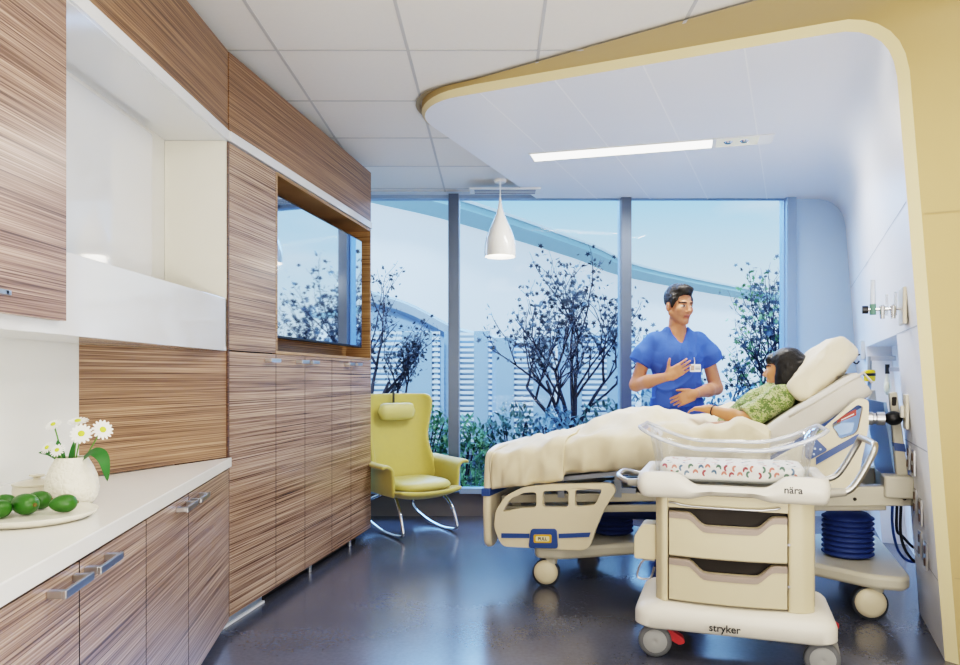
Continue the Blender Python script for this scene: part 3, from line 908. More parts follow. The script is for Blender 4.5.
# side rails
def foot_rail(v, s):
    o_ = roundpoly([(-.235, .228), (-.285, .33), (-.275, .43), (-.215, .52), (-.11, .575), (.05, .598), (.39, .622), (.42, .585), (.355, .48), (.305, .36), (.275, .268), (.235, .243)], .035)
    h1 = roundpoly([(-.235, .425), (-.185, .505), (-.10, .545), (-.03, .55), (-.03, .465), (-.12, .455)], .02)
    h2 = roundpoly([(.005, .467), (.005, .558), (.155, .572), (.155, .478)], .02)
    h3 = roundpoly([(.19, .48), (.19, .575), (.345, .588), (.305, .50)], .02)
    r = MB().prism(o_, 'y', v-.02, v+.02, 0, (h1, h2, h3)).build('foot_rail', BCREAM, bed, smooth=30, bevel=.008, seg=2)
    y = v-s*.0215
    ya, yb = sorted((y, y-s*.004))
    for sp_ in ([(-.238, .278), (-.07, .290), (-.07, .315), (-.238, .305)], [(.10, .302), (.272, .322), (.28, .347), (.10, .327)]): MB().prism(sp_, 'y', ya, yb).build('blue_stripe', BLUE, r, smooth=0)
    q = MB().prism(roundpoly([(-.075, .235), (-.06, .345), (.09, .355), (.098, .245)], .02), 'y', min(y, y-s*.012), max(y, y-s*.012)).build('latch_housing', BLUE, r, smooth=0, bevel=.004)
    if s > 0:
        MB().prism(roundpoly([(-.042, .268), (-.042, .315), (.062, .322), (.062, .275)], .01), 'y', y-.015, y-.011).build('yellow_badge', mat('yellow badge', '#dba93a', .4), r, smooth=0)
        MB().prism(roundpoly([(-.030, .277), (-.030, .306), (.050, .312), (.050, .283)], .008), 'y', y-.0165, y-.0145).build('badge_plate', mat('cream badge plate', '#e9dfb5', .4), r, smooth=0)
        lettering('PULL', 'lettering', BLACK, r, (.010, y-.0175, .294), .024, (PI/2, math.radians(-4), 0), .0004, .0006)
    return r
foot_rail(-.05, 1); foot_rail(1.0, -1)
def head_rail(v, s):
    o_ = roundpoly([(1.15, .66), (1.17, .755), (1.40, .90), (1.60, 1.098), (1.645, 1.09), (1.645, .96), (1.615, .80), (1.60, .69), (1.53, .64)], .04)
    h = roundpoly([(1.478, .965), (1.597, 1.066), (1.62, 1.056), (1.60, .945), (1.585, .92), (1.52, .893)], .018)
    r = MB().prism(o_, 'y', v-.02, v+.02, 0, (h,)).build('head_rail', BCREAM, bed, smooth=30, bevel=.008, seg=2)
    y = v-s*.0215; ya, yb = sorted((y, y-s*.004))
    MB().prism([(1.41, .765), (1.60, .89), (1.60, .925), (1.41, .80)], 'y', ya, yb).build('blue_stripe', BLUE, r, smooth=0)
    cp = MB().prism(roundpoly([(1.36, .80), (1.36, .88), (1.395, .91), (1.46, .845), (1.455, .835), (1.385, .79)], .012), 'y', ya-.002*s, yb).build('control_panel', BLUE, r, smooth=0)
    for i, (u, z) in enumerate(((1.392, .875), (1.375, .845), (1.405, .845), (1.40, .818), (1.43, .843))):
        MB().lathe([(0, 0), (.006, 0), (.005, .002), (0, .0025)], (u, y-s*.0055, z), 10, axis='y').build('button', mat('pale button', '#cfe0f2', .4), cp)
    if s > 0:
        lb = MB().prism(roundpoly([(1.505, .972), (1.513, 1.0), (1.592, 1.043), (1.592, 1.012)], .004), 'y', v-.003, v+.003).build('red_label', mat('red warning label', '#a8392f', .5), r, smooth=0)
        MB().prism([(1.525, .985), (1.526, .991), (1.582, 1.022), (1.582, 1.016)], 'y', v-.0045, v-.003).build('label_line', WHITE, r, smooth=0)
        MB().prism([(1.49, .953), (1.53, .975), (1.585, .975), (1.575, .93), (1.52, .91)], 'y', v+.004, v+.008).build('blue_backing', BLUET, r, smooth=0)
head_rail(-.05, 1); head_rail(1.0, -1)
# headboard
hbo = MB().prism([(1.745, 1.07), (1.76, 1.07), (1.825, .66), (1.80, .66)], 'y', .171, .779).build('headboard', BLUET, bed, smooth=0)
hps = [MB().prism([(1.765, 1.12), (1.80, 1.125), (1.855, .66), (1.80, .66)], 'y', v, v+.05).build('headboard_post', BGREY, bed, smooth=0, bevel=.006) for v in (.12, .78)]
for v, hp0 in zip((.12, .78), hps): MB().prism([(1.783, .87), (1.832, .865), (1.838, .825), (1.788, .83)], 'y', v-.003, v+.053).build('blue_band', BLUE, hp0, smooth=0)
MB().prism(roundpoly([(1.775, 1.055), (1.793, 1.055), (1.797, 1.10), (1.775, 1.10)], .006), 'y', .116, .1205).build('slot', DARKM, hps[0], smooth=0)
pk = MB().lathe([(0, 1.655), (.032, 1.655), (.034, 1.68), (.028, 1.685), (.028, 1.695), (.034, 1.70), (.034, 1.735), (0, 1.735)], (0, .075, .992), 20, axis='x').build('clamp_socket', STEEL, bed)
MB().ell((1.775, .075, .995), (.042, .036, .036), 18, 12).build('ball_knob', BLACK, pk)

# ------------------------------------------------------------------ bassinet trolley
CO = (.692, 3.064); CR = math.atan2(-.33, 1)
CW = mat('white moulded plastic', '#e4dfd3', .35, var=.015)
CCR = mat('cream drawer plastic', '#cfc2a4', .4, var=.015)
CG = mat('warm grey trim', '#9d8f86', .4, var=.02)
CGR = mat('grey side trim', '#9b978d', .4, var=.02)
RED = mat('red pedal', '#c3373a', .4)
CST = mat('satin steel tube', '#b7b5b0', .36, 1, var=.03)
cart = thing('bassinet_trolley', 'white and cream two-drawer bassinet trolley on castors in front of the bed', 'trolley', (CO[0], CO[1], 0), CR)
rows = []
def pr(x0, x1, y0, y1, r, bow):
    return [(x, y-(bow*(1-((x-.31)/.4)**2) if y < .1 else 0), 0) for x, y in rrect(x0, x1, y0, y1, r, 6)]
for (z, ins) in ((.137, .03), (.14, .012), (.15, .0), (.195, .0), (.215, .006), (.232, .022), (.244, .05), (.246, .09)):
    rows.append([(p[0], p[1], z) for p in pr(-.085+ins, .715-ins, -.06+ins, .43-ins, .07, .03)])
bm_ = MB().grid(rows, cv=True); n = len(rows[0])
bm_.f.append(tuple(range(n))); bm_.m.append(0); bm_.f.append(tuple(range(len(bm_.v)-n, len(bm_.v)))); bm_.m.append(0)
cb = bm_.build('base', CW, cart, smooth=50)
lettering('stryker', 'lettering', BLACK, cb, (.285, -.0905, .178), .042, (PI/2, 0, 0), .0005, .0006)
def wheel(u, v, a, brake):
    c = thing('caster', None, None, (u, v, 0), a); c.parent = cart
    r = .07
    MB().lathe([(.02, -.016), (r*.78, -.016), (r*.95, -.013), (r, -.006), (r, .006), (r*.95, .013), (r*.78, .016), (.02, .016)], (0, 0, r), 32, axis='y').build('tyre', mat('mid grey tyre', '#6b6d70', .6), c, smooth=50)
    for s in (-1, 1):
        hb2 = MB().lathe([(.0, 0), (.012, .006), (.02, .004), (r*.66, .004), (r*.72, 0)] if s < 0 else [(.0, 0), (.012, -.006), (.02, -.004), (r*.66, -.004), (r*.72, 0)], (0, s*.0165, r), 28, axis='y').build('hub', mat('light grey hub', '#a5a6a5', .45), c, smooth=50)
    MB().prism(roundpoly([(-.02, .142), (-.03, .10), (.0, .075), (.06, .05), (.075, .08), (.06, .142)], .015), 'y', .02, .034).build('fork', mat('fork grey', '#8f8d88', .5), c, smooth=0)
    if brake: MB().prism(roundpoly([(.045, .085), (.10, .055), (.125, .065), (.12, .085), (.07, .115), (.045, .125)], .01), 'y', .0, .045).build('brake_pedal', RED, c, smooth=0, bevel=.003)
wheel(0, .0, .1, True); wheel(.656, .0, .1, False); wheel(.07, .36, .5, False); wheel(.70, .33, .9, True)
# cabinet
cab = MB()
cab.prism(roundpoly([(.0, .03), (.03, -.012), (.055, -.012), (.055, .36), (.0, .36)], .015), 'z', .247, .70)
cab.prism(roundpoly([(.530, -.012), (.585, -.012), (.632, .02), (.632, .36), (.530, .36)], .015), 'z', .247, .70)
cab.box(.05, .535, .06, .36, .247, .70); cab.box(.05, .535, .0, .06, .645, .70)
co = cab.build('cabinet_body', CCR, cart, smooth=30)
MB().box(.6325, .640, .09, .30, .25, .69).build('side_strip', CGR, co, smooth=0)
MB().box(.056, .529, .03, .0598, .249, .644).build('recess', DARKM, co, smooth=0)
lk = MB()
for z in (.35, .52): lk.lathe([(0, 0), (.006, 0), (.005, -.004), (0, -.005)], (.533, -.0135, z), 10, axis='y')
lk.build('lock_pin', STEEL, co)
def drawer(z0, z1):
    n = 20; top = []; lip = []
    def ztop(t):
        a = min(1, max(0, (t-.16)/.16)); b_ = min(1, max(0, (.90-t)/.16)); k = min(a, b_); k = k*k*(3-2*k)
        return z1-.05*k-.0*(t)
    us = np.linspace(.060, .526, 34)
    fr_ = []; bk = []
    def bow(t): return -.016-.022*(1-(2*t-1)**2)
    rowsf = []
    for u in us:
        t = (u-.060)/.466; zt = ztop(t); y = bow(t)
        rowsf.append([(u, y+.045, z0+.004), (u, y+.006, z0+.004), (u, y, z0+.010), (u, y, zt-.024), (u, y+.012, zt-.022), (u, y+.014, zt), (u, y+.045, zt)])
    m2 = MB().grid(rowsf, cv=True); k = 7
    m2.f += [tuple(range(k)), tuple(range((len(us)-1)*k, len(us)*k))]; m2.m += [0, 0]
    d = m2.build('drawer', CCR, cart, smooth=40)
    rl = []
    for u in us:
        t = (u-.060)/.466; zt = ztop(t); y = bow(t)
        rl.append([(u, y-.003, zt-.025), (u, y-.003, zt-.004), (u, y+.004, zt+.001), (u, y+.0135, zt+.001), (u, y+.0115, zt-.022)])
    m3 = MB().grid(rl, cv=True)
    m3.build('grip_lip', CG, d, smooth=40)
drawer(.438, .628); drawer(.252, .430)
# pull-out shelf wire
MB().tube(smooth_path([(.06, -.02, .668), (.085, -.028, .668), (.15, -.03, .658), (.38, -.035, .655), (.47, -.03, .662), (.50, -.02, .668)], 5), .004, 8).build('shelf_wire', STEEL, cart)
# tray top with dipping front apron
def tray_sec(u):
    t = (u+.075)/.765
    k = min(1, max(0, (t-.22)/.12), max(0, 0)) if False else min(max(0, min(1, (t-.20)/.13)), max(0, min(1, (.80-t)/.13)))
    k = k*k*(3-2*k)
    kb = min(max(0, min(1, (t-.28)/.12)), max(0, min(1, (.72-t)/.12))); kb = kb*kb*(3-2*kb)
    return .797-.050*k, .690+.018*kb
us = np.linspace(-.075, .690, 46); rows = []
for u in us:
    zt, zb = tray_sec(u)
    e = min(1, (u+.075)/.045+.0, (.690-u)/.045); e = max(0., e); f = math.sqrt(max(0, 1-(1-e)**2))
    hz = (zt-zb)/2*(.45+.55*f); zm = (zt+zb)/2; yo = -.055+.05*(1-f)
    rows.append([(u, .03, zm-hz), (u, yo+.018, zm-hz), (u, yo, zm-hz+.02), (u, yo-.004, zm), (u, yo, zm+hz-.02), (u, yo+.018, zm+hz), (u, .03, zm+hz-.004)])
m2 = MB().grid(rows, cv=True); k = 7
m2.f += [tuple(range(k)), tuple(range((len(us)-1)*k, len(us)*k))]; m2.m += [0, 0]
ap = m2.build('tray_front', CW, cart, smooth=50)
lettering('nära', 'lettering', BLACK, ap, (.545, -.0598, .748), .040, (PI/2, 0, 0), .0005, .0007)
tr = MB()
tr.box(-.07, .685, .03, .43, .690, .735); tr.box(-.075, -.02, .03, .43, .70, .790); tr.box(.635, .690, .03, .43, .70, .790); tr.box(-.07, .685, .39, .44, .70, .790)
tr.build('tray', CW, cart, smooth=0, bevel=.018, seg=3)
hp_ = [(.66, -.005, .735), (.73, -.01, .742), (.775, -.005, .775), (.835, .01, .885), (.85, .03, .925), (.85, .08, .935), (.85, .32, .935), (.85, .37, .925), (.835, .39, .885), (.775, .40, .775), (.73, .40, .742), (.66, .40, .735)]
MB().tube(smooth_path(hp_, 6), .0135, 12).build('push_handle', CST, cart, smooth=180)
MB().tube([(.668, -.004, .736), (.742, -.010, .744)], [.021, .016], 12).build('handle_socket', CGR, cart)
MB().tube(smooth_path([(-.05, .05, .735), (-.11, .05, .735), (-.165, .09, .75), (-.175, .2, .755), (-.165, .31, .75), (-.11, .35, .735), (-.05, .35, .735)], 6), .0135, 12).build('foot_handle', CST, cart, smooth=180)
MB().tube([(-.06, .05, .735), (-.12, .052, .736)], [.021, .016], 12).build('handle_socket', CGR, cart)
MB().prism(roundpoly([(-.095, .40), (-.095, .50), (-.06, .555), (-.0005, .555), (-.0005, .40)], .012), 'y', .05, .16).build('side_bracket', CCR, cart, smooth=0, bevel=.004)
MB().tube(smooth_path([(-.01, .09, .39), (-.06, .09, .385), (-.085, .09, .33), (-.078, .09, .305), (-.03, .09, .31), (-.012, .09, .36)], 5), .0045, 8).build('bag_hook', STEEL, cart)

# clear tub: its own thing, resting in the tray
ACR = clear('clear acrylic', (.95, .965, .98), .06, .04, .05, (.85, .9, .95))
RIMA = clear('acrylic rim', (.88, .91, .95), .22, .06, .32, (.9, .94, 1.))
tub = thing('bassinet_tub', 'clear acrylic bassinet tub with a swooping flared rim on the trolley', 'tub', (CO[0], CO[1], 0), CR)
lev = 7; rows = []
base0 = rrect(.0, .612, .03, .355, .05, 7); base = []
for i, p in enumerate(base0):
    q = base0[(i+1) % len(base0)]; n_s = max(1, int(math.hypot(q[0]-p[0], q[1]-p[1])/.025))
    base += [(p[0]+(q[0]-p[0])*j/n_s, p[1]+(q[1]-p[1])*j/n_s) for j in range(n_s)]
def rimz(x):
    t = abs((x-.305)/.305)
    return .893+.085*(max(0, (t-.30)/.70)**1.7)
for i in range(lev):
    t = i/(lev-1); row = []
    for (x, y) in base:
        zr = rimz(min(max(x, 0), .61)); z = .757+(zr-.757)*t
        fl = .035*t**1.5+(.03 if t == 1 else 0)
        dx = (x-.306)/.306; dy = (y-.19)/.165
        row.append((x+fl*dx, y+fl*.7*dy, z))
    rows.append(row)
m2 = MB().grid(rows, cv=True); m2.f.append(tuple(range(len(base)))); m2.m.append(0)
m2.build('tub_shell', ACR, tub, smooth=60, fix=False)
rp_ = []
for (x, y) in base:
    zr = rimz(min(max(x, 0), .61)); dx = (x-.306)/.306; dy = (y-.19)/.165
    ex = .07
    rp_.append((x+ex*dx, y+.05*dy, zr+.004))
MB().tube(rp_, .0085, 8, closed=True).build('rim', RIMA, tub, smooth=180)
PAD = mat('white printed flannel', '#f3efe6', .8, var=.03, scale=20, bump=.15, bscale=40)
pad = thing('bassinet_mattress', 'white bassinet mattress printed with red, blue and green footprints in the clear tub', 'mattress', (CO[0], CO[1], 0), CR)
MB().prism(rrect(.012, .60, .045, .34, .05), 'z', .7605, .826).build('cover', PAD, pad, smooth=40, bevel=.014, seg=3)
pm = [mat('footprint red', '#a03036', .7), mat('footprint green', '#4c6f58', .7), mat('footprint blue', '#4a6a86', .7), mat('footprint coral', '#d0735c', .7)]
fp = MB(); rr = random.Random(3)
def arc(cx, cy, r, a0, mi, put):
    n = 9; vin = []; vo = []
    for i in range(n):
        a = a0+PI*1.05*i/(n-1); w = .0036*math.sin(PI*(.15+.7*i/(n-1)))+.001
        vin.append(put(cx+(r-w)*math.cos(a), cy+1.25*(r-w)*math.sin(a))); vo.append(put(cx+(r+w)*math.cos(a), cy+1.25*(r+w)*math.sin(a)))
    fp.add(vin+vo, [(i, i+1, n+i+1, n+i) for i in range(n-1)], mi)
k = 0
for row_, z in enumerate((.810, .787)):
    for i in range(15):
        u = .04+.036*i+(.02 if row_ else 0)+rr.uniform(-.006, .006)
        if u > .575: continue
        arc(u, z+rr.uniform(-.004, .004), .0085, rr.choice((0, .4, -.4, 1.2, -1.6)), k % 4, lambda a, b_: (a, .0442, b_)); k += rr.choice((1, 1, 2, 3))
for j in range(4):
    for i in range(9):
        arc(.06+.062*i+rr.uniform(-.01, .01), .09+.065*j+rr.uniform(-.01, .01), .011, rr.uniform(0, 6), k % 4, lambda a, b_: (a, b_, .8266)); k += rr.choice((1, 1, 2, 3))
fp.build('footprint_print', pm, pad, smooth=0, fix=False)

# ------------------------------------------------------------------ headwall fittings
HWA = math.atan2(g[1], g[0])      # local x runs along the wall away from the camera, +y into the bay
def hw(q, z):                      # point on the headwall
    p = P3(z, q); return Vector(p)
def hwthing(name, label, cat, q, z, group=None):
    p = hw(q, z)
    t = thing(name, label, cat, p, HWA, group)
    t.rotation_euler = (0, 0, HWA)
    return t
PLATE = mat('ivory wall plate', '#d9d2c0', .35, .2, var=.03)
def outlet(q, z, label):
    t = hwthing('wall_outlet', label, 'outlet', q, z, 'outlet plates low on the headwall')
    sh = .0657*.08
    pl_ = MB().add([(-.036, .001+sh*.9*.7, .06), (.036, .001+sh*.6, .06), (.036, .0, -.06), (-.036, .0, -.06)], [(0, 1, 2, 3)])
    MB().box(-.036, .036, .0015, .012, -.06, .06).build('cover_plate', STEEL, t, smooth=0, bevel=.002)
    for z_ in (-.028, .028): MB().prism(rrect(-.017, .017, z_-.018, z_+.018, .008, 4), 'y', .0121, .0145).build('socket', mat('brown socket', '#6b5548', .5), t, smooth=0)
outs = [(.50, .80, 'topmost outlet plate, farther of its pair, behind the trolley handle'), (.36, .79, 'topmost outlet plate, nearer of its pair, above the bed cables'),
        (.40, .60, 'middle outlet plate, farther of its pair on the white headwall'), (.27, .575, 'middle outlet plate, nearer of its pair on the white headwall'),
        (.36, .405, 'lowest outlet plate, farther of its pair near the floor'), (.22, .385, 'lowest outlet plate, nearer of its pair near the floor')]
for q, z, l in outs: outlet(q, z, l)
t = hwthing('wall_switch', 'pale bumper plate on the headwall beside the black ball knob', 'plate', .44, 1.03)
MB().box(-.05, .05, .0015, .018, -.085, .085).build('cover_plate', PLATE, t, smooth=0, bevel=.004)
MB().box(-.02, .02, .0181, .035, -.03, .03).build('rocker', CREAMW, t, smooth=0, bevel=.004)
t = hwthing('gas_outlet', 'medical gas outlet plate with horizontal pipe and clear flowmeter high on the headwall', 'gas outlet', .27, 1.53)
MB().box(-.075, .075, .0015, .02, -.085, .085).build('cover_plate', PLATE, t, smooth=0, bevel=.005)
MB().tube([(0, .02, -.01), (0, .165, -.01)], .0075, 10).build('pipe', CHROME, t)
for y in (.05, .095): MB().lathe([(.0, -.045), (.010, -.045), (.012, -.02), (.014, .012), (.006, .02), (0, .02)], (0, y, -.01), 12).build('valve', CHROME, t)
MB().tube([(0, .135, -.035), (0, .135, .015)], .014, 12).build('meter_base', mat('green meter base', '#5d8577', .4), t)
MB().tube([(0, .135, .015), (0, .135, .13)], [.013, .010], 12).build('flow_tube', clear('flow tube', (.9, .93, .95), .2, .1, .35), t)
MB().tube([(0, .155, -.01), (0, .18, -.01)], .019, 14).build('control_knob', BLACK, t)
for y, h_ in ((.04, .07), (.075, .06)): MB().tube([(0.01, y, -.04), (.01, y, h_)], .006, 8).build('glass_vial', clear('vial', (.9, .93, .95), .15, .1, .3), t)
t = hwthing('wall_bracket', 'small grey holder plate on the far end of the upper headwall', 'bracket', 2.28, 1.40)
MB().box(-.05, .05, .0015, .03, -.07, .07).build('cover_plate', mat('pale grey plate', '#c5ccd2', .4), t, smooth=0, bevel=.004)
def alc(q, z): return Vector(P3(z, q, AD))
t = thing('suction_regulator', 'yellow banded suction regulator hanging on its hose in the headwall alcove', 'regulator', alc(1.97, 1.215), HWA)
MB().tube([(0, .17, .13), (0, .17, .03)], .014, 10).build('grip', mat('grey regulator body', '#8c939b', .4), t)
MB().lathe([(0, -.045), (.034, -.045), (.038, -.03), (.038, .025), (.03, .035), (0, .035)], (0, .17, 0), 20).build('dial_body', mat('bright yellow plastic', '#e6c51f', .4), t)
MB().lathe([(.0385, -.008), (.0395, -.008), (.0395, .012), (.0385, .012)], (0, .17, 0), 20).build('black_band', BLACK, t)
MB().tube(smooth_path([(0, .17, -.045), (.01, .17, -.15), (.02, .14, -.28), (.03, .06, -.40)], 5), .013, 8).build('hose', mat('blue grey hose', '#8a9cb5', .5), t)
MB().box(-.012, .012, .0015, .17, .10, .13).build('mount', STEEL, t, smooth=0)
t = thing('otoscope', 'black and clear handheld examination scope hanging on the alcove wall', 'scope', alc(1.46, 1.20), HWA)
MB().tube([(0, .12, .08), (0, .12, .02)], .013, 10).build('handle', BLACK, t)
MB().tube([(0, .12, .02), (0, .12, -.05)], [.008, .02], 10).build('stem', mat('pale clear plastic', '#e2e2cf', .3), t)
MB().ell((0, .12, -.07), (.035, .02, .045), 16, 10).build('bag', mat('pale tinted bag', '#e0dec0', .3), t)
MB().box(-.01, .01, .0015, .112, .035, .06).build('mount', STEEL, t, smooth=0)
t = thing('cable_hook', 'black cable looped on a hook beyond the headwall alcove', 'hook', hw(2.27, 1.34), HWA)
MB().tube(smooth_path([(0, .02, .03), (0, .06, .02), (0, .08, -.02), (0, .06, -.04), (0, .04, -.02)], 6), .006, 8).build('cable', BLACK, t)
MB().box(-.012, .012, .0015, .03, .0, .05).build('mount', STEEL, t, smooth=0)
def bp(u, v, z):
    c_, s_2 = math.cos(BR), math.sin(BR); return (BO[0]+c_*u-s_2*v, BO[1]+s_2*u+c_*v, z)
for i, (dv_, sag, e_, l) in enumerate(((.20, .24, .16, 'black power cable looping nearest under the bed head'), (.30, .30, .05, 'black cable hanging behind the nearest one under the bed head'), (.42, .2, .27, 'dark cable hanging deepest under the bed head by the alcove'))):
    p = [bp(1.83, dv_, .54), bp(1.83, dv_+.01, .40), bp(1.86, dv_+.03, sag+.06), bp(1.92, dv_+.05, sag), bp(1.97, dv_+.05, sag+.03), bp(1.99, dv_+.04, .40), bp(2.0, dv_+.04, .52)]
    tag(MB().tube(smooth_path(p, 6), .0075, 8).build('power_cable', mat('cable sheath', '#20242c' if i < 2 else '#3c5f9a', .5), smooth=180), l, 'cable', 'cables under the bed head')
# ------------------------------------------------------------------ bedding
SHEET = mat('cream bed sheet', '#e0d2b4', .85, var=.03, scale=8, bump=.10, bscale=26)
SHEETG = mat('pale grey fitted sheet', '#cfcac0', .85, var=.03, scale=8, bump=.08, bscale=22)
PILL = mat('white pillow case', '#e8dcc2', .85, var=.03, scale=8, bump=.08, bscale=20)
mt = MB()
path = [(-.295, .658), (-.1, .685), (.45, .755), (.8, .785), (1.08, .80), (1.18, .845), (1.30, .935), (1.645, 1.17)]
P = smooth_path([(p[0], 0, p[1]) for p in path], 6)
sec = [(y-.475, z) for y, z in rrect(.025, .925, -.072, .072, .045, 4)]
rows = []
for i, p in enumerate(P):
    d = (P[min(i+1, len(P)-1)]-P[max(i-1, 0)]).normalized(); nn = Vector((-d.z, 0, d.x))
    e = 1
    if i == 0 or i == len(P)-1: e = .86
    rows.append([p+nn*(z*e)+Vector((0, .475+y*(1 if e == 1 else .975), 0)) for y, z in sec])
mt.grid(rows, cv=True); k = len(sec)
mt.f += [tuple(range(k)), tuple(range((len(rows)-1)*k, len(rows)*k))]; mt.m += [0, 0]
mroot = thing('mattress', 'mattress in a pale grey fitted sheet bent up along the raised back of the bed', 'mattress', (BO[0], BO[1], 0), BR)
mt.build('fitted_sheet', SHEETG, mroot, smooth=60)
MB().tube([(1.29, .03, .995), (1.40, .028, 1.065), (1.52, .028, 1.145), (1.635, .03, 1.222), (1.675, .03, 1.17)], .007, 8).build('hem_seam', SHEETG, mroot, smooth=180)

GA = lambda x, s: math.exp(-(x/s)**2)
def base_top(u):
    return float(np.interp(u, [-.36, -.33, -.28, .09, .3, .566, .8, 1.0, 1.25], [.70, .742, .765, .832, .885, .925, .915, .90, .90]))
def htop(u, v):
    h = base_top(u)
    leg = np.interp(u, [-.3, -.18, .0, .27, .54, .75, 1.05, 1.2], [0, .02, .025, .07, .085, .055, .02, 0])
    h += leg*(GA(v-.38, .17)+GA(v-.66, .17)*1.0)
    h += .095*GA(u-1.07, .13)*GA(v-.05, .12)+.015*GA(u-.86, .22)*GA(v-.10, .14)
    h += .13*GA(u-1.02, .15)*GA(v-.80, .16)
    h += .010*math.sin(9*u+7*v+2*math.sin(5*v))*min(1, (u+.33)*3)+.006*math.sin(23*u-11*v+1.5*math.sin(7*u))+.004*math.sin(37*u+19*v)
    return h
def hemz(u): return float(np.interp(u, [-.36, -.29, .124, .13, .43, .8, 1.3], [.55, .565, .632, .665, .69, .72, .76]))
def blanket_mesh(u0, u1, nu, off=0., vin=0., far=True, hem_off=0., endf=None):
    rows = []
    for i in range(nu+1):
        t = i/nu; row = []
        def uu(v):
            e = u1 if endf is None else endf(v)
            return u0+(e-u0)*t
        ut = uu(.02)
        zt = htop(ut, .0)-.015; zb = hemz(ut)+hem_off
        for j in range(9):
            s = j/9
            z = zb+(zt-zb)*s
            fold = (.014*math.sin(31*ut+3*s)+.009*math.sin(57*ut+1.3-4*s))*(1-s*.7)
            drape = .03*GA(ut-.47, .12)*math.sin(PI*s)
            row.append((ut+.01*math.sin(40*ut)*(1-s), -.028-off-fold*.8-.02*math.sin(PI*s)-drape, z))
        for j in range(29):
            v = -.012-off*.6+(.974+off*1.2)*j/28
            u = uu(v); ee = min(1, j/3, (28-j)/3); rr_ = .018*(1-ee)**2
            row.append((u, v, htop(u, v)+off-rr_))
        for j in range(7):
            s = 1-(j+1)/7; zt2 = htop(uu(.95), .97)-.02
            row.append((uu(.95), .985+off+.012*math.sin(30*uu(.95)), hemz(uu(.95))+hem_off+(zt2-hemz(uu(.95))-hem_off)*s))
        rows.append(row)
    V = np.array([p for r in rows for p in r]); c_ = crease(V*np.array([1, 1.0, .55]), .085, 9, 12)+crease(V*np.array([1, .8, .4]), .045, 19, 31)
    k_ = 0; out = []
    for r in rows:
        o_ = []
        for j, p in enumerate(r):
            if j < 9: o_.append((p[0], p[1]-c_[k_]*.9, p[2]))
            elif j < 38: o_.append((p[0], p[1], p[2]+c_[k_]*.6))
            else: o_.append(p)
            k_ += 1
        out.append(o_)
    return MB().grid(out)
def bend(v): return 1.205-.19*GA(v-.42, .22)+.02*math.sin(9*v)-(.06*GA(v-.9, .12))
bl = thing('blanket', 'cream blanket draped over the legs of the person lying in the bed', 'blanket', (BO[0], BO[1], 0), BR)
blm = blanket_mesh(-.305, 1.2, 110, endf=bend)
blm.build('cover', SHEET, bl, smooth=180, solid=.014, fix=False)
blm_done = 1
fm2 = blanket_mesh(-.312, .125, 40, off=.014, hem_off=-.012)
fm2.build('folded_foot_cover', SHEET, bl, smooth=180, solid=.012, fix=False)
# foot end hang
rows = []
for j in range(25):
    v = -.035+1.03*j/24
    zt = htop(-.308, min(max(v, 0), .95))-.002+.012
    rows.append([(-.308-.012*math.sin(PI*s), v, zt+(.60-zt)*s) for s in np.linspace(0, 1, 6)])
MB().grid(rows).build('foot_drop', SHEET, bl, smooth=180, solid=.01, fix=False)

def rotm(fx, up=(0, 0, 1)):
    """columns: local x, y, z for a head whose face looks along fx (local -y)"""
    f = np.array(fx, float); f /= np.linalg.norm(f); u = np.array(up, float)
    x = np.cross(u, f); x /= np.linalg.norm(x)
    z = np.cross(x, -f)
    return np.stack([x, -f, z], 1)
pil = SDF((1.10, -.02, .92), (1.85, .96, 1.55), .011)
a_ = math.radians(46)
Rp = np.array([[math.cos(a_), 0, -math.sin(a_)], [0, 1, 0], [math.sin(a_), 0, math.cos(a_)]])
pil.rbox((1.462, .46, 1.240), (.200, .30, .078), .055, Rp, .01)
pil.ell((1.465, .46, 1.238), (.165, .25, .120), Rp, .05)
pil.ell((1.335, .46, 1.30), (.05, .10, .14), None, .05, sub=True)
pb = pil.build('pillow', PILL, None, 2, lambda V: np.stack([-crease(V, .03, 17, 5), -crease(V, .05, 15, 2), crease(V, .03, 15, 3)], 1))
pb.location = (BO[0], BO[1], 0); pb.rotation_euler = (0, 0, BR)
tag(pb, 'plump white pillow propped behind the head on the raised bed back', 'pillow')

# ------------------------------------------------------------------ people
def head(F, c, R, s, female=False, k=.012):
    c = np.array(c, float)
    T = lambda p: c+R @ (np.array(p, float)*s)
    E = lambda p, r, kk=k, sub=False: F.ell(T(p), tuple(x*s for x in r), R, kk, sub)
    C = lambda a, b, ra, rb=None, kk=k, sub=False: F.cone(T(a), T(b), ra*s, (ra if rb is None else rb)*s, kk, sub)
    E((0, .014, .036), (.074, .093, .088))
    E((0, -.028, -.025), (.060, .062, .085), .02)
    jw = .044 if not female else .036
    for q in (-1, 1):
        C((q*.054, .0, -.045), (q*.012, -.066, -.096), .021, .017, .02)
        E((q*.036, -.062, -.022), (.024, .022, .024), .02)
        E((q*.0755, .012, -.006), (.009, .020, .032), .006)
    E((0, -.072, -.094), (.020, .016, .017), .015)
    C((-.032, -.080, .024), (.032, -.080, .024), .0115, None, .012)
    for q in (-1, 1):
        E((q*.031, -.098, .004), (.017, .014, .010), .010, True)
        E((q*.031, -.077, .003), (.013, .013, .012), .004)
    C((0, -.086, .014), (0, -.106, -.028), .0085, .0125, .01)
    for q in (-1, 1): E((q*.012, -.096, -.033), (.0085, .010, .008), .006)
    C((-.017, -.083, -.056), (.017, -.083, -.056), .0075, None, .006)
    C((-.014, -.082, -.068), (.014, -.082, -.068), .0085, None, .006)
    return T
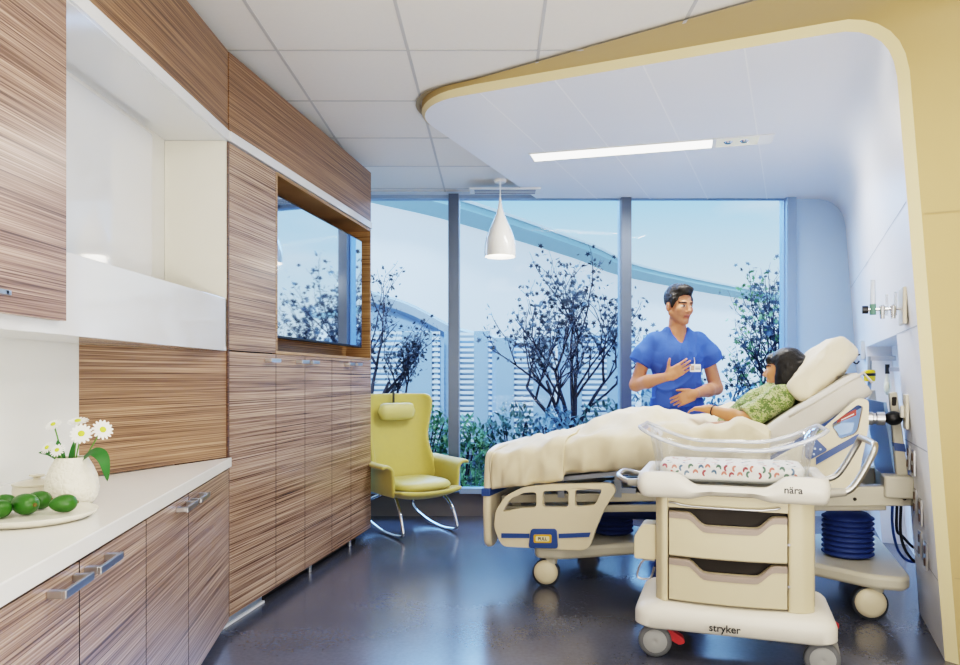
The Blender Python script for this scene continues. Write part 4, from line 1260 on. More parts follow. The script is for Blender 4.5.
def headtint(V, c, R, s, skin, lip, brow):
    L = ((V-np.array(c)) @ R)/s
    C = np.tile(np.array(lin(skin)[:3]), (len(V), 1))
    def put(m, col, w=1.): C[m] = C[m]*(1-w)+np.array(lin(col)[:3])*w
    fr = L[:, 1] < -.05
    put(fr & (np.abs(L[:, 0]) < .045) & (L[:, 1] < -.06) & (np.abs(L[:, 2]+.02) < .03), '#c98a72', .25)
    for q in (-1, 1):
        d = np.sqrt((L[:, 0]-q*.031)**2+((L[:, 2]-.003)*1.7)**2)
        put(fr & (d < .0145), '#c9b8ac'); put(fr & (d < .0155) & (L[:, 2] > .0085), '#3a2a24')
        put(fr & (np.hypot(L[:, 0]-q*.031-.002, L[:, 2]-.002) < .0065), '#2a1c16')
        put(fr & (np.abs(L[:, 0]-q*.032) < .02) & (np.abs(L[:, 2]-.0245+.10*(np.abs(L[:, 0]-q*.028)-.005)) < .0055), brow)
    put(fr & (np.abs(L[:, 0]) < .023) & (np.abs(L[:, 2]+.062) < .011) & (L[:, 1] < -.08), lip, .85)
    put(fr & (np.abs(L[:, 0]) < .022) & (np.abs(L[:, 2]+.0617) < .002) & (L[:, 1] < -.08), '#6e3b34')
    return C
def hand(F, W, d, s, n, curl=(.35, .4, .45, .5), sc=1., thumb=(.75, .6, .25), tcurl=.3):
    W = np.array(W, float); d = np.array(d, float); d /= np.linalg.norm(d)
    n = np.array(n, float); n -= d*(n @ d); n /= np.linalg.norm(n)
    s = np.array(s, float); s -= d*(s @ d)+n*(s @ n); s /= np.linalg.norm(s)
    R = np.stack([d, s, n], 1)
    F.rbox(W+d*.05*sc, (.048*sc, .041*sc, .015*sc), .013*sc, R, .012)
    F.cone(W-d*.01, W+d*.03*sc, .026*sc, .024*sc, .015)
    F.ell(W+d*.028*sc+s*.026*sc+n*.006, (.03*sc, .018*sc, .017*sc), R, .012)
    for i, (o, L, r) in enumerate(((.031, .070, .0088), (.0105, .078, .0092), (-.0105, .073, .0088), (-.031, .057, .0078))):
        p = W+d*(.092-.004*abs(i-1))*sc+s*o*sc
        dirv = d+s*o*1.6; dirv /= np.linalg.norm(dirv)
        F.cone(W+d*.06*sc+s*o*.9*sc, p, r*1.1*sc, r*sc, .006)
        a = 0
        for kseg, fr in enumerate((.45, .31, .24)):
            a += curl[i]*(1, 1.15, .8)[kseg]
            v = dirv*math.cos(a)+n*math.sin(a)
            q = p+v*L*fr*sc
            F.cone(p, q, r*(1-.08*kseg)*sc, r*(1-.08*(kseg+1))*sc, .003); p = q
    p = W+d*.022*sc+s*.036*sc
    v = d*thumb[0]+s*thumb[1]+n*thumb[2]; v /= np.linalg.norm(v)
    q = p+v*.040*sc; F.cone(p, q, .0125*sc, .0105*sc, .008)
    v2 = v+d*tcurl; v2 /= np.linalg.norm(v2)
    F.cone(q, q+v2*.030*sc, .0105*sc, .0085*sc, .003)

# --- standing nurse  (local: x to the picture's right, -y faces the camera)
NL = (1.296, 5.05)
nurse = thing('person', 'standing person in blue scrubs with short dark hair, gesturing behind the bed', 'person', (NL[0], NL[1], 0), 0)
F = SDF((-.42, -.42, -.01), (.42, .22, 1.90), .0058)
hR = rotm((.42, -.90, -.12)); hC = (0.004, -.035, 1.698); hS = 1.10
F.ell((0, .0, 1.33), (.16, .10, .17), None, .05)
F.cone((-.13, .012, 1.425), (.13, .012, 1.425), .042, None, .05)
F.cone((0, -.045, 1.40), (.0, -.03, 1.50), .05, .05, .03)
F.ell((0, .0, 1.12), (.145, .09, .17), None, .06); F.ell((0, .01, .95), (.165, .105, .13), None, .05)
F.cone((0, .015, 1.47), (.002, -.012, 1.62), .064, .058, .035)
for q in (-1, 1):
    F.cone((q*.04, .0, 1.515), (q*.13, .01, 1.455), .03, .032, .03)
    F.chain([(q*.09, .0, .92), (q*.11, -.01, .5), (q*.115, .02, .09)], [.088, .06, .042], .04)
    F.cone((q*.115, .03, .045), (q*.135, -.14, .035), .04, .034, .03)
aL = [(-.195, .01, 1.435), (-.285, .02, 1.145), (-.118, -.235, 1.205)]
aR = [(.195, .01, 1.435), (.283, .02, 1.12), (.052, -.24, 1.085)]
for A in (aL, aR):
    F.chain(A[:2], [.044, .047], .02)
    m_ = [A[1][i]*.62+A[2][i]*.38 for i in range(3)]
    F.chain([A[1], m_, A[2]], [.045, .045, .028], .02)
hand(F, aL[2], (.80, -.18, .50), (-.45, -.15, .85), (.15, .95, .1), (.12, .14, .18, .25), 1.05, (.55, .85, .0), .25)
hand(F, aR[2], (-.86, -.05, -.36), (-.30, -.25, .90), (.0, .95, -.2), (.35, .40, .45, .5), 1.05, (.85, .45, .3), .2)
head(F, hC, hR, hS)
SKIN = vcolmat('skin', .6)
def ntint(V):
    C = headtint(V, hC, hR, hS, '#b57c5c', '#96524a', '#241814')
    L = ((V-np.array(hC)) @ hR)/hS
    # shadow of a shaved beard: a slightly cooler jaw tone
    m = (L[:, 1] < -.02) & (L[:, 2] < -.05) & (L[:, 2] > -.12) & ~((np.abs(L[:, 0]) < .024) & (np.abs(L[:, 2]+.062) < .012))
    C[m] = C[m]*.86+np.array(lin('#8a6a5e')[:3])*.14
    body = V[:, 2] < 1.40
    C[body] = C[body]*.6+np.array(lin('#bd8464')[:3])*.4
    return C
F.build('body', SKIN, nurse, 1, tint=ntint)
HAIRN = mat('dark brown hair', '#130e0c', .55, var=.3, scale=60, stretch=(1, 1, .25), bump=.4, bscale=90)
Hs = SDF((-.14, -.20, 1.58), (.14, .12, 1.90), .005)
T = lambda p: np.array(hC)+hR @ (np.array(p)*hS)
Hs.ell(T((0, .018, .054)), tuple(x*hS for x in (.081, .098, .092)), hR, .01)
Hs.ell(T((0, -.050, .108)), tuple(x*hS for x in (.058, .036, .028)), hR, .035)
for q in (-1, 1): Hs.ell(T((q*.072, -.015, .03)), tuple(x*hS for x in (.012, .03, .045)), hR, .01)
Hs.rbox(T((0, -.115, -.01)), (.075*hS, .062*hS, .083*hS), .03, hR, .012, True)
Hs.rbox(T((0, -.01, -.085)), (.12*hS, .10*hS, .06*hS), .02, hR, .015, True)
for q in (-1, 1): Hs.ell(T((q*.085, .008, -.01)), tuple(x*hS for x in (.03, .024, .036)), hR, .008, True)
Hs.build('hair', HAIRN, nurse, 1, lambda V: np.stack([wrinkle(V, .004, 120, 4), wrinkle(V, .004, 120, 5), wrinkle(V, .004, 110, 6)], 1))
SCRUB = mat('royal blue scrubs', '#3556a8', .8, var=.08, scale=9, bump=.15, bscale=30)
S = SDF((-.46, -.30, .96), (.46, .28, 1.62), .0065)
S.ell((0, .005, 1.33), (.195, .128, .19), None, .05); S.ell((0, .005, 1.12), (.185, .125, .20), None, .06)
S.cone((-.14, .01, 1.462), (.14, .01, 1.462), .060, None, .05)
S.cone((-.05, .0, 1.515), (.05, .0, 1.515), .05, None, .03)
S.ell((0, .005, 1.0), (.188, .128, .14), None, .04)
for q in (-1, 1):
    S.chain([(q*.165, .01, 1.448), (q*.24, .012, 1.355), (q*.295, .012, 1.24)], [.066, .070, .084], .03)
    nrm = (q*.52, .0, -.85)
    S.half((q*.28, .01, 1.305), nrm, (.215 if q > 0 else -.46, -.2, 1.1), (.46 if q > 0 else -.215, .2, 1.34), .006)
S.half((0, 0, .985), (0, 0, -1), (-.25, -.25, .86), (.25, .25, 1.0), .005)
for y_ in (-.15, -.12, -.09, -.065): S.cone((.004, y_, 1.415), (.004, y_+.03, 1.555), .002, .062, .004, True)
S.cone((.004, -.06, 1.54), (.004, -.01, 1.62), .058, .08, .004, True)
S.cone((0, .02, 1.53), (0, .02, 1.65), .070, .085, .006, True)
so = S.build('scrub_top', SCRUB, nurse, 1, lambda V: np.stack([wrinkle(V, .004, 26, 7)+crease(V, .02, 17, 3), -crease(V*np.array([1, 1, .6]), .035, 17, 8), wrinkle(V, .003, 24, 9)], 1))
tag(MB().tube([(.045, -.128, 1.315), (.095, -.125, 1.316), (.145, -.112, 1.315)], .003, 6).build('pocket_hem', SCRUB, so), None)
S = SDF((-.30, -.20, .04), (.30, .22, 1.08), .0095)
S.ell((0, .01, .96), (.182, .122, .15), None, .05)
for q in (-1, 1): S.chain([(q*.095, .0, .90), (q*.115, -.005, .5), (q*.12, .02, .08)], [.104, .085, .075], .03)
S.build('scrub_trousers', SCRUB, nurse, 1, lambda V: np.stack([wrinkle(V, .004, 20, 3), wrinkle(V, .006, 22, 4), 0*V[:, 0]], 1))
S = SDF((-.24, -.24, -.005), (.24, .14, .16), .008)
for q in (-1, 1):
    S.cone((q*.115, .035, .045), (q*.138, -.15, .04), .045, .040, .02)
    S.half((0, 0, .002), (0, 0, -1), (-.24, -.24, -.05), (.24, .14, .02), .004)
S.build('shoes', mat('dark shoes', '#25262b', .5), nurse, 1)
t = thing('id_badge', 'white photo identity badge clipped to the chest of the blue scrubs', 'badge', (NL[0], NL[1], 0), 0)
MB().prism(rrect(.05, .125, 1.235, 1.288, .005, 3), 'y', -.152, -.149).build('card', mat('white badge card', '#e6e8ea', .3), t, smooth=0)
MB().prism(rrect(.056, .080, 1.245, 1.280, .002, 2), 'y', -.1535, -.152).build('photo', mat('badge portrait patch', '#b79a8a', .5), t, smooth=0)
MB().box(.086, .119, -.1535, -.152, 1.252, 1.259).box(.086, .119, -.1535, -.152, 1.266, 1.270).build('print_line', mat('badge print', '#5c6a86', .5), t, smooth=0)
MB().tube([(.082, -.150, 1.286), (.084, -.146, 1.31), (.083, -.136, 1.335)], .004, 6).build('clip', STEEL, t)

# --- person in the bed  (bed coordinates)
pat = thing('person', 'person in a green patterned gown with black bobbed hair, propped up in bed', 'person', (BO[0], BO[1], 0), BR)
F = SDF((-.25, .06, .74), (1.50, .86, 1.42), .0065)
pR = rotm((-.95, .31, .03), (.12, .0, 1)); pC = (1.282, .42, 1.236); pS = .98
F.chain([(.98, .43, .85), (1.12, .43, .985), (1.25, .43, 1.075)], [.090, .095, .095], .05)
F.cone((1.255, .30, 1.085), (1.255, .56, 1.085), .052, None, .05)
F.cone((1.275, .43, 1.11), (1.295, .425, 1.20), .048, .045, .03)
for q in (-1, 1):
    v = .43+q*.11
    F.chain([(.96, v, .87), (.70, v+q*.01, .86), (.50, v+q*.03, .87), (.10, v+q*.04, .79), (-.06, v+q*.05, .755)], [.080, .058, .045, .034, .032], .04)
    F.cone((-.07, v+q*.05, .765), (-.16, v+q*.05, .775), .03, .026, .03)
pa = [(1.262, .265, 1.09), (1.075, .205, .968), (.885, .285, 1.018)]
pb2 = [(1.262, .595, 1.09), (1.09, .685, .965), (.93, .62, .90)]
for A in (pa, pb2):
    F.chain(A[:2], [.05, .040], .03)
    m_ = [A[1][i]*.65+A[2][i]*.35 for i in range(3)]
    F.chain([A[1], m_, A[2]], [.038, .036, .024], .02)
hand(F, pa[2], (-.86, .45, .02), (-.2, .45, .6), (.1, .0, -1), (.22, .25, .28, .3), .88, (.8, .5, .0), .3)
hand(F, pb2[2], (-.8, -.55, -.02), (-.2, -.45, .6), (.1, .0, -1), (.22, .25, .28, .3), .88, (.8, .5, .0), .3)
head(F, pC, pR, pS, True)
F.build('body', SKIN, pat, 1, tint=lambda V: headtint(V, pC, pR, pS, '#c48a62', '#a3524c', '#1c1210'))
HAIRB = mat('black hair', '#0a0808', .5, var=.4, scale=70, stretch=(1, 1, .2), bump=.4, bscale=90)
Hs = SDF((1.08, .24, 1.02), (1.52, .62, 1.42), .0055)
T = lambda p: np.array(pC)+pR @ (np.array(p)*pS)
Hs.ell(T((0, .022, .040)), tuple(x*pS for x in (.090, .104, .096)), pR, .01)
for q in (-1, 1): Hs.ell(T((q*.072, .028, -.045)), tuple(x*pS for x in (.030, .062, .085)), pR, .03)
Hs.ell(T((0, .085, -.05)), tuple(x*pS for x in (.088, .045, .095)), pR, .03)
Hs.ell(T((.02, .12, .0)), tuple(x*pS for x in (.07, .06, .07)), pR, .04)
Hs.ell(T((0, -.072, .062)), tuple(x*pS for x in (.062, .028, .034)), pR, .02)
Hs.rbox(T((0, -.118, -.050)), (.10*pS, .094*pS, .084*pS), .025, pR, .010, True)
Hs.build('hair', HAIRB, pat, 1, lambda V: np.stack([wrinkle(V, .004, 110, 14), wrinkle(V, .004, 110, 15), wrinkle(V, .003, 100, 16)], 1))
GOWN, nt, b = newmat('green leaf print gown')
tc = nt.nodes.new('ShaderNodeTexCoord')
vo = nt.nodes.new('ShaderNodeTexVoronoi'); vo.inputs['Scale'].default_value = 48
nz = nt.nodes.new('ShaderNodeTexNoise'); nz.inputs['Scale'].default_value = 60; nz.inputs['Detail'].default_value = 3
mp = nt.nodes.new('ShaderNodeMix'); mp.data_type = 'RGBA'; mp.inputs[0].default_value = .12
nt.links.new(tc.outputs['Object'], nz.inputs[0]); nt.links.new(tc.outputs['Object'], mp.inputs[6]); nt.links.new(nz.outputs['Color'], mp.inputs[7])
nt.links.new(mp.outputs[2], vo.inputs['Vector'])
rp = nt.nodes.new('ShaderNodeValToRGB'); rp.color_ramp.interpolation = 'CONSTANT'
e = rp.color_ramp.elements; e[0].position = 0; e[0].color = lin('#5f7440'); e[1].position = .62; e[1].color = lin('#b3b68a')
k = e.new(.33); k.color = lin('#9bab6c'); k = e.new(.48); k.color = lin('#7c9152')
sp = nt.nodes.new('ShaderNodeSeparateColor'); nt.links.new(vo.outputs['Color'], sp.inputs[0])
nt.links.new(sp.outputs[0], rp.inputs[0]); nt.links.new(rp.outputs[0], b.inputs['Base Color']); b.inputs['Roughness'].default_value = .85
S = SDF((.80, .08, .76), (1.46, .80, 1.22), .0065)
S.chain([(1.03, .43, .91), (1.15, .43, 1.0), (1.25, .43, 1.075)], [.115, .118, .112], .05)
S.cone((1.26, .285, 1.085), (1.26, .575, 1.085), .066, None, .05)
for A in (pa, pb2):
    m_ = [A[0][i]*.15+A[1][i]*.85 for i in range(3)]
    S.chain([A[0], m_, A[1]], [.070, .066, .060], .03)
dcut = np.array(pa[1])-np.array(pa[0]); S.half(np.array(pa[0])*.08+np.array(pa[1])*.92, dcut, (.98, .1, .86), (1.09, .3, 1.02), .005)
dcut = np.array(pb2[1])-np.array(pb2[0]); S.half(np.array(pb2[0])*.08+np.array(pb2[1])*.92, dcut, (1.0, .58, .88), (1.10, .8, 1.08), .005)
S.cone((1.275, .43, 1.14), (1.30, .43, 1.24), .062, .075, .008, True)
S.build('gown', GOWN, pat, 1, lambda V: np.stack([wrinkle(V, .004, 34, 21), -crease(V, .03, 24, 22), crease(V, .02, 24, 23)], 1))
w_ = np.array(pa[2])+(np.array(pa[1])-np.array(pa[2]))*.12
d_ = Vector(np.array(pa[1])-np.array(pa[2])).normalized(); u_ = d_.orthogonal().normalized(); v_ = d_.cross(u_)
MB().tube([Vector(w_)+u_*.029*math.cos(a)+v_*.029*math.sin(a) for a in np.linspace(0, 2*PI, 20, endpoint=False)], .0035, 6, closed=True).build('wristband', BLACK, pat)
# ------------------------------------------------------------------ outdoors
SOIL = mat('planting bed soil', '#3d4a52', .95, var=.2, scale=4)
struct(MB().box(-14, 22, WY+.3, 46, -.2, .05).build('ground', SOIL, smooth=0))
LOUV = mat('pale blue louvre slats', '#dfe8f2', .5, var=.04)
LOUB = mat('blue screen post', '#9bb1cc', .5, var=.04)
SHADOW = mat('blue backing', '#94abc9', .8, var=.1)  # sheet added behind the slats to darken the gaps
def at(px, py, Y): return ((px-494)/713*Y, H-(py-377)/713*Y)
scr = [(340, 440, 332), (443, 492, 330), (496, 556, 338), (560, 640, 326), (643, 705, 335)]
YS = 10.2
where = ['far left behind the tree at the cabinet', 'behind the first dark mullion', 'behind the bed foot shrubs', 'behind the large maple', 'behind the standing person']
for i, (a, b_, yt) in enumerate(scr):
    x0, _ = at(a, 0, YS); x1, zt = at(b_, yt, YS); yy = YS+.25*(i % 2)
    t = thing('louvre_screen', 'pale blue horizontal louvre screen outside, '+where[i], 'screen', (0, 0, 0), 0, 'louvre screens in the garden')
    m_ = MB(); z = .25
    while z < zt: m_.box(x0, x1, yy, yy+.02, z, z+.042); z += .078
    m_.build('slats', LOUV, t, smooth=0)
    p = MB()
    for xx in (x0+.03, x1-.09): p.box(xx, xx+.06, yy+.02, yy+.08, .05, zt)
    w3 = (x1-x0)
    for f_ in (.0, .62): p.box(x0+w3*f_, x0+w3*(f_+.30), yy-.012, yy-.002, .05, zt)
    p.build('posts', LOUB, t, smooth=0)
    MB().box(x0, x1, yy+.10, yy+.11, .05, zt-.1).build('backing', SHADOW, t, smooth=0)
# long white building with a blue green eave
EAVE = mat('blue green eave', '#b4d6e4', .5, var=.03)
BW = mat('white building wall', '#e8f1fb', .7, var=.015, emit=.42)  # glow added to the wall in place of daylight
t = thing('building', 'long white curved building with a blue-green eave band receding to the right outside', 'building', (0, 0, 0))
ctrl = [(-6.5, 10.2, 4.9), (-4.2, 12.2, 4.9), (-2.4, 14.1, 4.9), (-.77, 16, 4.9), (2.28, 20.6, 4.9), (4.9, 25, 4.9), (12.3, 32.6, 4.9), (20, 38, 4.9)]
P = smooth_path(ctrl, 6)
n_ = []
for i, p in enumerate(P):
    d = (P[min(i+1, len(P)-1)]-P[max(i-1, 0)]); d.z = 0; d.normalize(); n_.append(Vector((d.y, -d.x, 0)))
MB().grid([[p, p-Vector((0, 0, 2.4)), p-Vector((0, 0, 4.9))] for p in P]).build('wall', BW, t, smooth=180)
MB().grid([[p+q*.0+Vector((0, 0, .05)), p+q*.5+Vector((0, 0, .05)), p+q*.5-Vector((0, 0, .10)), p+q*.0-Vector((0, 0, .26))] for p, q in zip(P, n_)]).build('eave', EAVE, t, smooth=30)
MB().grid([[p+q*.55+Vector((0, 0, .12)), p+q*.55+Vector((0, 0, .05)), p+q*.4+Vector((0, 0, .05))] for p, q in zip(P, n_)]).build('eave_edge', mat('white eave edge', '#e8f2f8', .5), t, smooth=30)
lp = [(-2.4, 11.6, 2.66), (-1.46, 12, 2.41), (-.69, 12.2, 2.03), (-.1, 12.4, 1.90), (.7, 12.6, 1.75)]
t2 = thing('canopy_beam', 'pale grey sloping garden canopy beam outside behind the louvre screens', 'beam', (0, 0, 0))
P2 = smooth_path(lp, 6)
MB().grid([[p+Vector((0, 0, .05)), p-Vector((0, .15, 0)), p-Vector((0, .1, .14))] for p in P2]).build('fascia', mat('pale grey beam', '#c3ccd8', .5), t2, smooth=30)
MB().grid([[p-Vector((0, .1, .14)), p-Vector((0, -.05, .20)), Vector((p.x, p.y+.05, .05))] for p in P2]).build('infill', mat('pale blue infill', '#a9bcd6', .6), t2, smooth=30)

# trees
BARK = mat('dark branch bark', '#3f3b46', .8, var=.2)
LDARK = leafmat('maple leaves', '#31363f', '#555d6a')
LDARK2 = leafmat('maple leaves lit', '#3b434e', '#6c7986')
LGRN = leafmat('fresh leaves', '#4d7a4a', '#9dbb78')
def tree(name, label, base, forks, crown, nleaf, size, mats, seed, mixgreen=0.):
    rd = random.Random(seed)
    t = thing(name, label, 'tree', base)
    br = MB(); tips = []
    def grow(p, d, L, r, lev):
        n = 4; pts = [p]; q = p.copy(); dd = d.copy()
        for i in range(n):
            dd = (dd+Vector((rd.uniform(-.16, .16), rd.uniform(-.16, .16), rd.uniform(-.05, .12)))).normalized()
            q = q+dd*L/n; pts.append(q.copy())
            if lev >= 2: tips.append(q.copy())
        br.tube(pts, [r*(1-.45*i/n) for i in range(n+1)], 5)
        if lev < 4:
            for k in range(3 if lev < 2 else 2):
                nd = (dd+Vector((rd.uniform(-.8, .8), rd.uniform(-.6, .6), rd.uniform(-.25, .5)))).normalized()
                grow(pts[rd.choice((2, 3, 4))], nd, L*rd.uniform(.62, .82), r*.55, lev+1)
    for d, L in forks: grow(Vector((0, 0, 0)), Vector(d).normalized(), L, .03, 0)
    br.build('trunk', BARK, t, smooth=180)
    lf = MB(); cx, cy_, cz, rx, ry, rz_ = crown
    anchors = [p for p in tips if ((p.x-cx)/rx)**2+((p.y-cy_)/ry)**2+((p.z-cz)/rz_)**2 < 1.0]
    if not anchors: anchors = tips
    for i in range(nleaf):
        a = rd.choice(anchors)
        p = a+Vector((rd.gauss(0, .06), rd.gauss(0, .06), rd.gauss(0, .045)))
        s = size*rd.uniform(.6, 1.25)
        R = (Matrix.Rotation(rd.uniform(0, 6.28), 3, 'Z') @ Matrix.Rotation(rd.gauss(.9, .5), 3, 'X'))
        pts = [(0, -.5, 0), (.16, -.2, 0), (.5, -.16, 0), (.24, .04, 0), (.34, .42, 0), (.08, .22, 0), (0, .6, 0), (-.08, .22, 0), (-.34, .42, 0), (-.24, .04, 0), (-.5, -.16, 0), (-.16, -.2, 0)]
        lf.add([p+R @ (Vector(q)*s) for q in pts], [tuple(range(12))], 1 if (mixgreen and rd.random() < mixgreen) else 0)
    lf.build('foliage', mats, t, smooth=0, fix=False)
    return t
tree('maple_tree', 'dark-leaved spreading maple outside the middle window behind the bed foot', (.87, 8.0, .55), [((-.25, 0, 1), .74), ((.05, .1, 1), .84), ((.3, -.05, 1), .82), ((-.75, .1, .75), .76), ((.6, .1, .85), .70), ((-.45, -.2, .9), .72)],
     (-.05, 0, 1.35, 1.05, .9, 1.15), 1250, .064, [LDARK, LDARK2], 11, .35)
tree('maple_tree', 'thin twiggy dark tree outside the left window above the yellow chair', (-1.45, 7.9, .6), [((.15, 0, 1), .75), ((.5, 0, .8), .62), ((-.2, .1, 1), .7), ((.75, 0, .55), .5)],
     (.2, 0, 1.1, .75, .7, 1.2), 1000, .05, [LDARK, LDARK2], 5, .3)
tree('maple_tree', 'tall leafy tree at the right end of the window behind the bed head', (3.35, 7.9, .3), [((-.25, 0, 1), .9), ((-.1, .1, 1), .95), ((-.5, 0, .9), .8), ((-.15, -.1, 1), .85), ((-.6, 0, .45), .6)],
     (-.35, 0, 1.35, .70, .7, 1.25), 950, .066, [LDARK2, LGRN], 23, .35)
# shrubs and ferns
SHR = [leafmat('shrub leaf deep', '#33544f', '#759a98'), leafmat('shrub leaf green', '#3d7058', '#8cbb8c'), leafmat('shrub leaf blue', '#466a82', '#8fb0c4')]
rd = random.Random(4)
def shrub(x, y, rx, h, n, mi, label, size=.06, group='shrubs along the window'):
    t = thing('shrub', label, 'shrub', (x, y, .05), 0, group)
    m_ = MB()
    for i in range(n):
        a = rd.uniform(0, 6.28); el = math.acos(rd.uniform(0, 1)); r_ = rd.uniform(.7, 1.0)
        p = Vector((math.cos(a)*math.sin(el)*rx*r_, math.sin(a)*math.sin(el)*rx*r_, .05+math.cos(el)*h*r_))
        s = size*rd.uniform(.6, 1.3)
        R = Matrix.Rotation(rd.uniform(0, 6.28), 3, 'Z') @ Matrix.Rotation(rd.uniform(-.2, 1.3), 3, 'X')
        m_.add([p+R @ (Vector(q)*s) for q in ((0, -.6, 0), (.26, -.1, .05), (.2, .35, .03), (0, .7, -.05), (-.2, .35, .03), (-.26, -.1, .05))], [tuple(range(6))])
    m_.build('foliage', SHR[mi], t, smooth=0, fix=False)
    st = MB()
    for i in range(5): st.tube([(0, 0, 0), (rd.uniform(-.5, .5)*rx, rd.uniform(-.5, .5)*rx, h*.8)], .008, 5)
    st.build('stems', BARK, t)
defs = [(-1.35, 7.15, .42, .62, 0, 'dark shrub outside behind the left side of the yellow chair'), (-.72, 7.3, .40, .66, 1, 'green shrub outside just left of the first mullion'),
        (-.30, 7.1, .34, .52, 1, 'green shrub outside right behind the first mullion'), (.18, 7.35, .42, .64, 0, 'deep green shrub outside left of the maple trunk'),
        (.62, 7.2, .40, .60, 2, 'bluish shrub outside in front of the maple trunk'), (1.15, 7.3, .44, .70, 0, 'deep green shrub outside by the second mullion'),
        (1.62, 7.3, .42, .78, 2, 'blue shrub outside behind the standing person'), (2.06, 7.45, .46, .88, 2, 'blue shrub outside right of the standing person'),
        (2.52, 7.3, .44, .84, 2, 'blue shrub outside behind the head of the person in bed'), (3.0, 7.6, .46, 1.0, 1, 'green shrub outside at the right end of the window'),
        (-1.9, 7.6, .5, .8, 1, 'green shrub outside at the far left behind the cabinets')]
for x, y, rx, h, mi, l in defs: shrub(x, y, rx*1.1, h+.22, 1100, mi, l)
FERN = leafmat('fern frond', '#3d7a55', '#86bd86')
def fern(x, y, h, label):
    t = thing('fern', label, 'fern', (x, y, .05), rd.uniform(0, 6), 'ferns under the window')
    m_ = MB()
    for i in range(11):
        a = 2*PI*i/11+rd.uniform(-.2, .2); L = h*rd.uniform(.8, 1.15)
        for j in range(12):
            s = (j+1)/12; c = Vector((math.cos(a)*L*.8*s, math.sin(a)*L*.8*s, L*(1.1*s-.75*s*s)))
            w = .11*L*2.4*(1-s)**.6*min(1, s*5)*.5; sd = Vector((-math.sin(a), math.cos(a), .15)); f_ = Vector((math.cos(a), math.sin(a), 0))
            for q in (-1, 1): m_.add([c, c+sd*q*w*.5+f_*w*.35+Vector((0, 0, .01)), c+sd*q*w+f_*w*.5, c+sd*q*w*.5-f_*.01], [(0, 1, 2, 3)])
    m_.build('fronds', FERN, t, smooth=0, fix=False)
for x, y, h, l in ((-.20, 6.62, .42, 'fern outside close to the glass right of the first mullion'), (.15, 6.7, .5, 'fern outside close to the glass below the maple, left one'), (.5, 6.66, .44, 'fern outside close to the glass behind the bed foot'),
                   (.88, 6.75, .5, 'fern outside close to the glass left of the second mullion'), (-.62, 6.62, .40, 'fern outside close to the glass beside the yellow chair back'), (-1.0, 6.7, .45, 'fern outside close to the glass behind the yellow chair')):
    fern(x, y, h, l)

# ------------------------------------------------------------------ sky, sun, lamps
w = bpy.data.worlds.new('sky'); SC.world = w; w.use_nodes = True
nt = w.node_tree; N, L = nt.nodes, nt.links
bg = N['Background']
tc = N.new('ShaderNodeTexCoord'); sx = N.new('ShaderNodeSeparateXYZ'); L.new(tc.outputs['Generated'], sx.inputs[0])
rp = N.new('ShaderNodeValToRGB')
e = rp.color_ramp.elements
e[0].position = 0.0; e[0].color = (.80, .91, 1.0, 1)
e[1].position = .9; e[1].color = (.22, .48, .95, 1)
k = e.new(.10); k.color = (.66, .84, 1.0, 1); k = e.new(.24); k.color = (.32, .62, 1.0, 1)
L.new(sx.outputs['Z'], rp.inputs[0])
nz = N.new('ShaderNodeTexNoise'); nz.inputs['Scale'].default_value = 3; nz.inputs['Detail'].default_value = 5
mp = N.new('ShaderNodeMapping'); mp.inputs['Scale'].default_value = (1, 1, 3.5); L.new(tc.outputs['Generated'], mp.inputs[0]); L.new(mp.outputs[0], nz.inputs[0])
cr = N.new('ShaderNodeValToRGB'); cr.color_ramp.elements[0].position = .5; cr.color_ramp.elements[1].position = .75
L.new(nz.outputs[0], cr.inputs[0])
mx = N.new('ShaderNodeMix'); mx.data_type = 'RGBA'; mx.inputs[7].default_value = (.95, .98, 1, 1)
ml = N.new('ShaderNodeMath'); ml.operation = 'MULTIPLY'; ml.inputs[1].default_value = .55; L.new(cr.outputs[0], ml.inputs[0])
L.new(ml.outputs[0], mx.inputs[0]); L.new(rp.outputs[0], mx.inputs[6]); L.new(mx.outputs[2], bg.inputs[0])
bg.inputs[1].default_value = 1.3
def lamp(name, kind, loc, rot, energy, col, **kw):
    d = bpy.data.lights.new(name, kind); d.energy = energy; d.color = col
    for a, b_ in kw.items(): setattr(d, a, b_)
    o = bpy.data.objects.new(name, d); COL.objects.link(o); o.location = loc
    if isinstance(rot, Vector): o.rotation_euler = rot.to_track_quat('-Z', 'Y').to_euler()
    else: o.rotation_euler = rot
    return o
BLU = (.28, .52, 1.0)
# soft blue skylight slanting in through the glass, and an added lamp hidden below the sill
lamp('skylight_sun', 'SUN', (0, 12, 8), Vector((.38, -.80, -.46)), 16, BLU, angle=math.radians(80))
lamp('under_sill_fill', 'AREA', (.5, 6.62, .07), Vector((0, -.72, .69)), 65, BLU, shape='RECTANGLE', size=4.0, size_y=.25)  # added blue fill aimed up at ceiling and canopy, out of sight
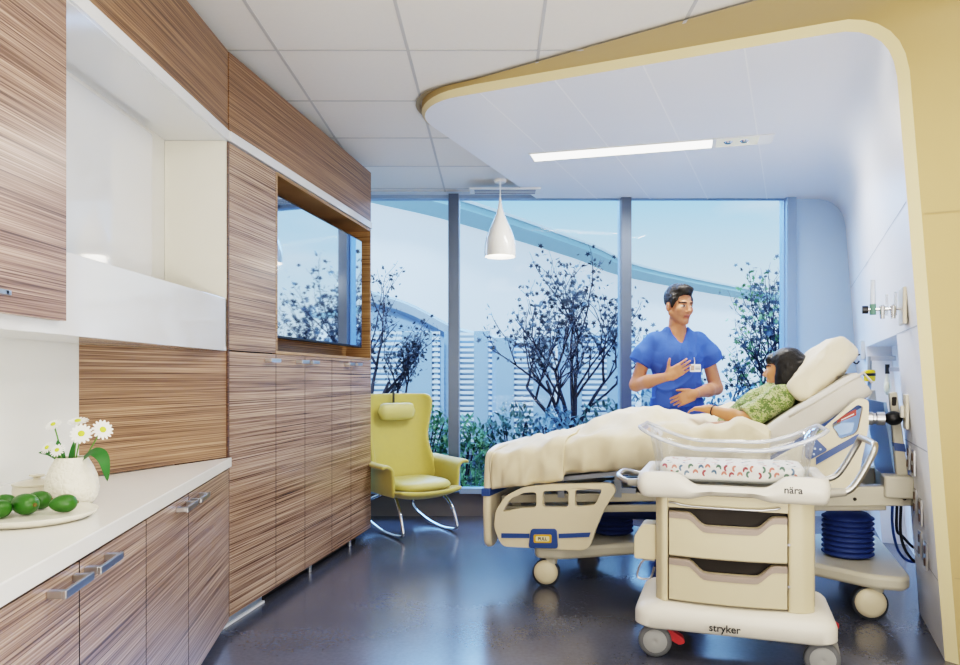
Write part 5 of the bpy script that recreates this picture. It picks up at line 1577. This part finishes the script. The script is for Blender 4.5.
# sun on the garden from over the roof
lamp('garden_sun', 'SUN', (0, 0, 12), Vector((.25, .75, -.60)), 3.0, (.80, .91, 1.0), angle=math.radians(8))
warm = (1, .94, .85)
for i, (x, y, e_) in enumerate(((.2, 2.0, 11), (1.3, 1.7, 12), (.2, -.4, 22), (1.8, -.4, 22), (.6, -2.0, 26))):
    lamp('ceiling_lamp', 'AREA', (x, y, 2.78), (0, 0, 0), e_, warm, shape='RECTANGLE', size=.6, size_y=.6)
lamp('room_fill_lamp', 'AREA', (.7, -1.6, 1.7), Vector((.02, 1, .12)), 22, warm, shape='RECTANGLE', size=2.2, size_y=1.4)  # added fill from behind the camera, no fixture there
lamp('ceiling_bounce_lamp', 'AREA', (.8, .3, .7), Vector((.0, .38, 1)), 92, (1, .93, .84), shape='RECTANGLE', size=1.6, size_y=1.0)  # added uplight to brighten the ceiling, no fixture there
lamp('bay_lamp', 'AREA', (.92, 4.83, 2.725), (0, 0, la), 30, (1, .95, .86), shape='RECTANGLE', size=1.1, size_y=.15)
lamp('reading_lamp', 'AREA', (1.577, 4.64, 2.715), Vector((.12, -.05, -1)), 12, (1, .96, .9), shape='RECTANGLE', size=.25, size_y=.15)
lamp('pendant_bulb', 'POINT', (.048, 5.55, 2.11), (0, 0, 0), 3, (1, .92, .8), shadow_soft_size=.08)
lamp('shelf_lamp', 'AREA', (-1.36, 2.3, 1.318), (0, 0, 0), .35, (1, .96, .88), shape='RECTANGLE', size=.15, size_y=1.6)

cam = bpy.data.cameras.new('camera'); co_ = bpy.data.objects.new('camera', cam); COL.objects.link(co_)
co_.location = (0, 0, H); co_.rotation_euler = (PI/2, 0, 0)
cam.sensor_width = 36; cam.lens = 36*713/960; cam.shift_x = (480-494)/960; cam.shift_y = (377-332.5)/960
cam.clip_start = .05; cam.clip_end = 200
SC.camera = co_
SC.view_settings.view_transform = 'Filmic'
SC.view_settings.look = 'High Contrast'
SC.view_settings.exposure = 0.08
SC.cycles.use_denoising = True
SC.cycles.max_bounces = 10; SC.cycles.transparent_max_bounces = 16; SC.cycles.sample_clamp_indirect = 8
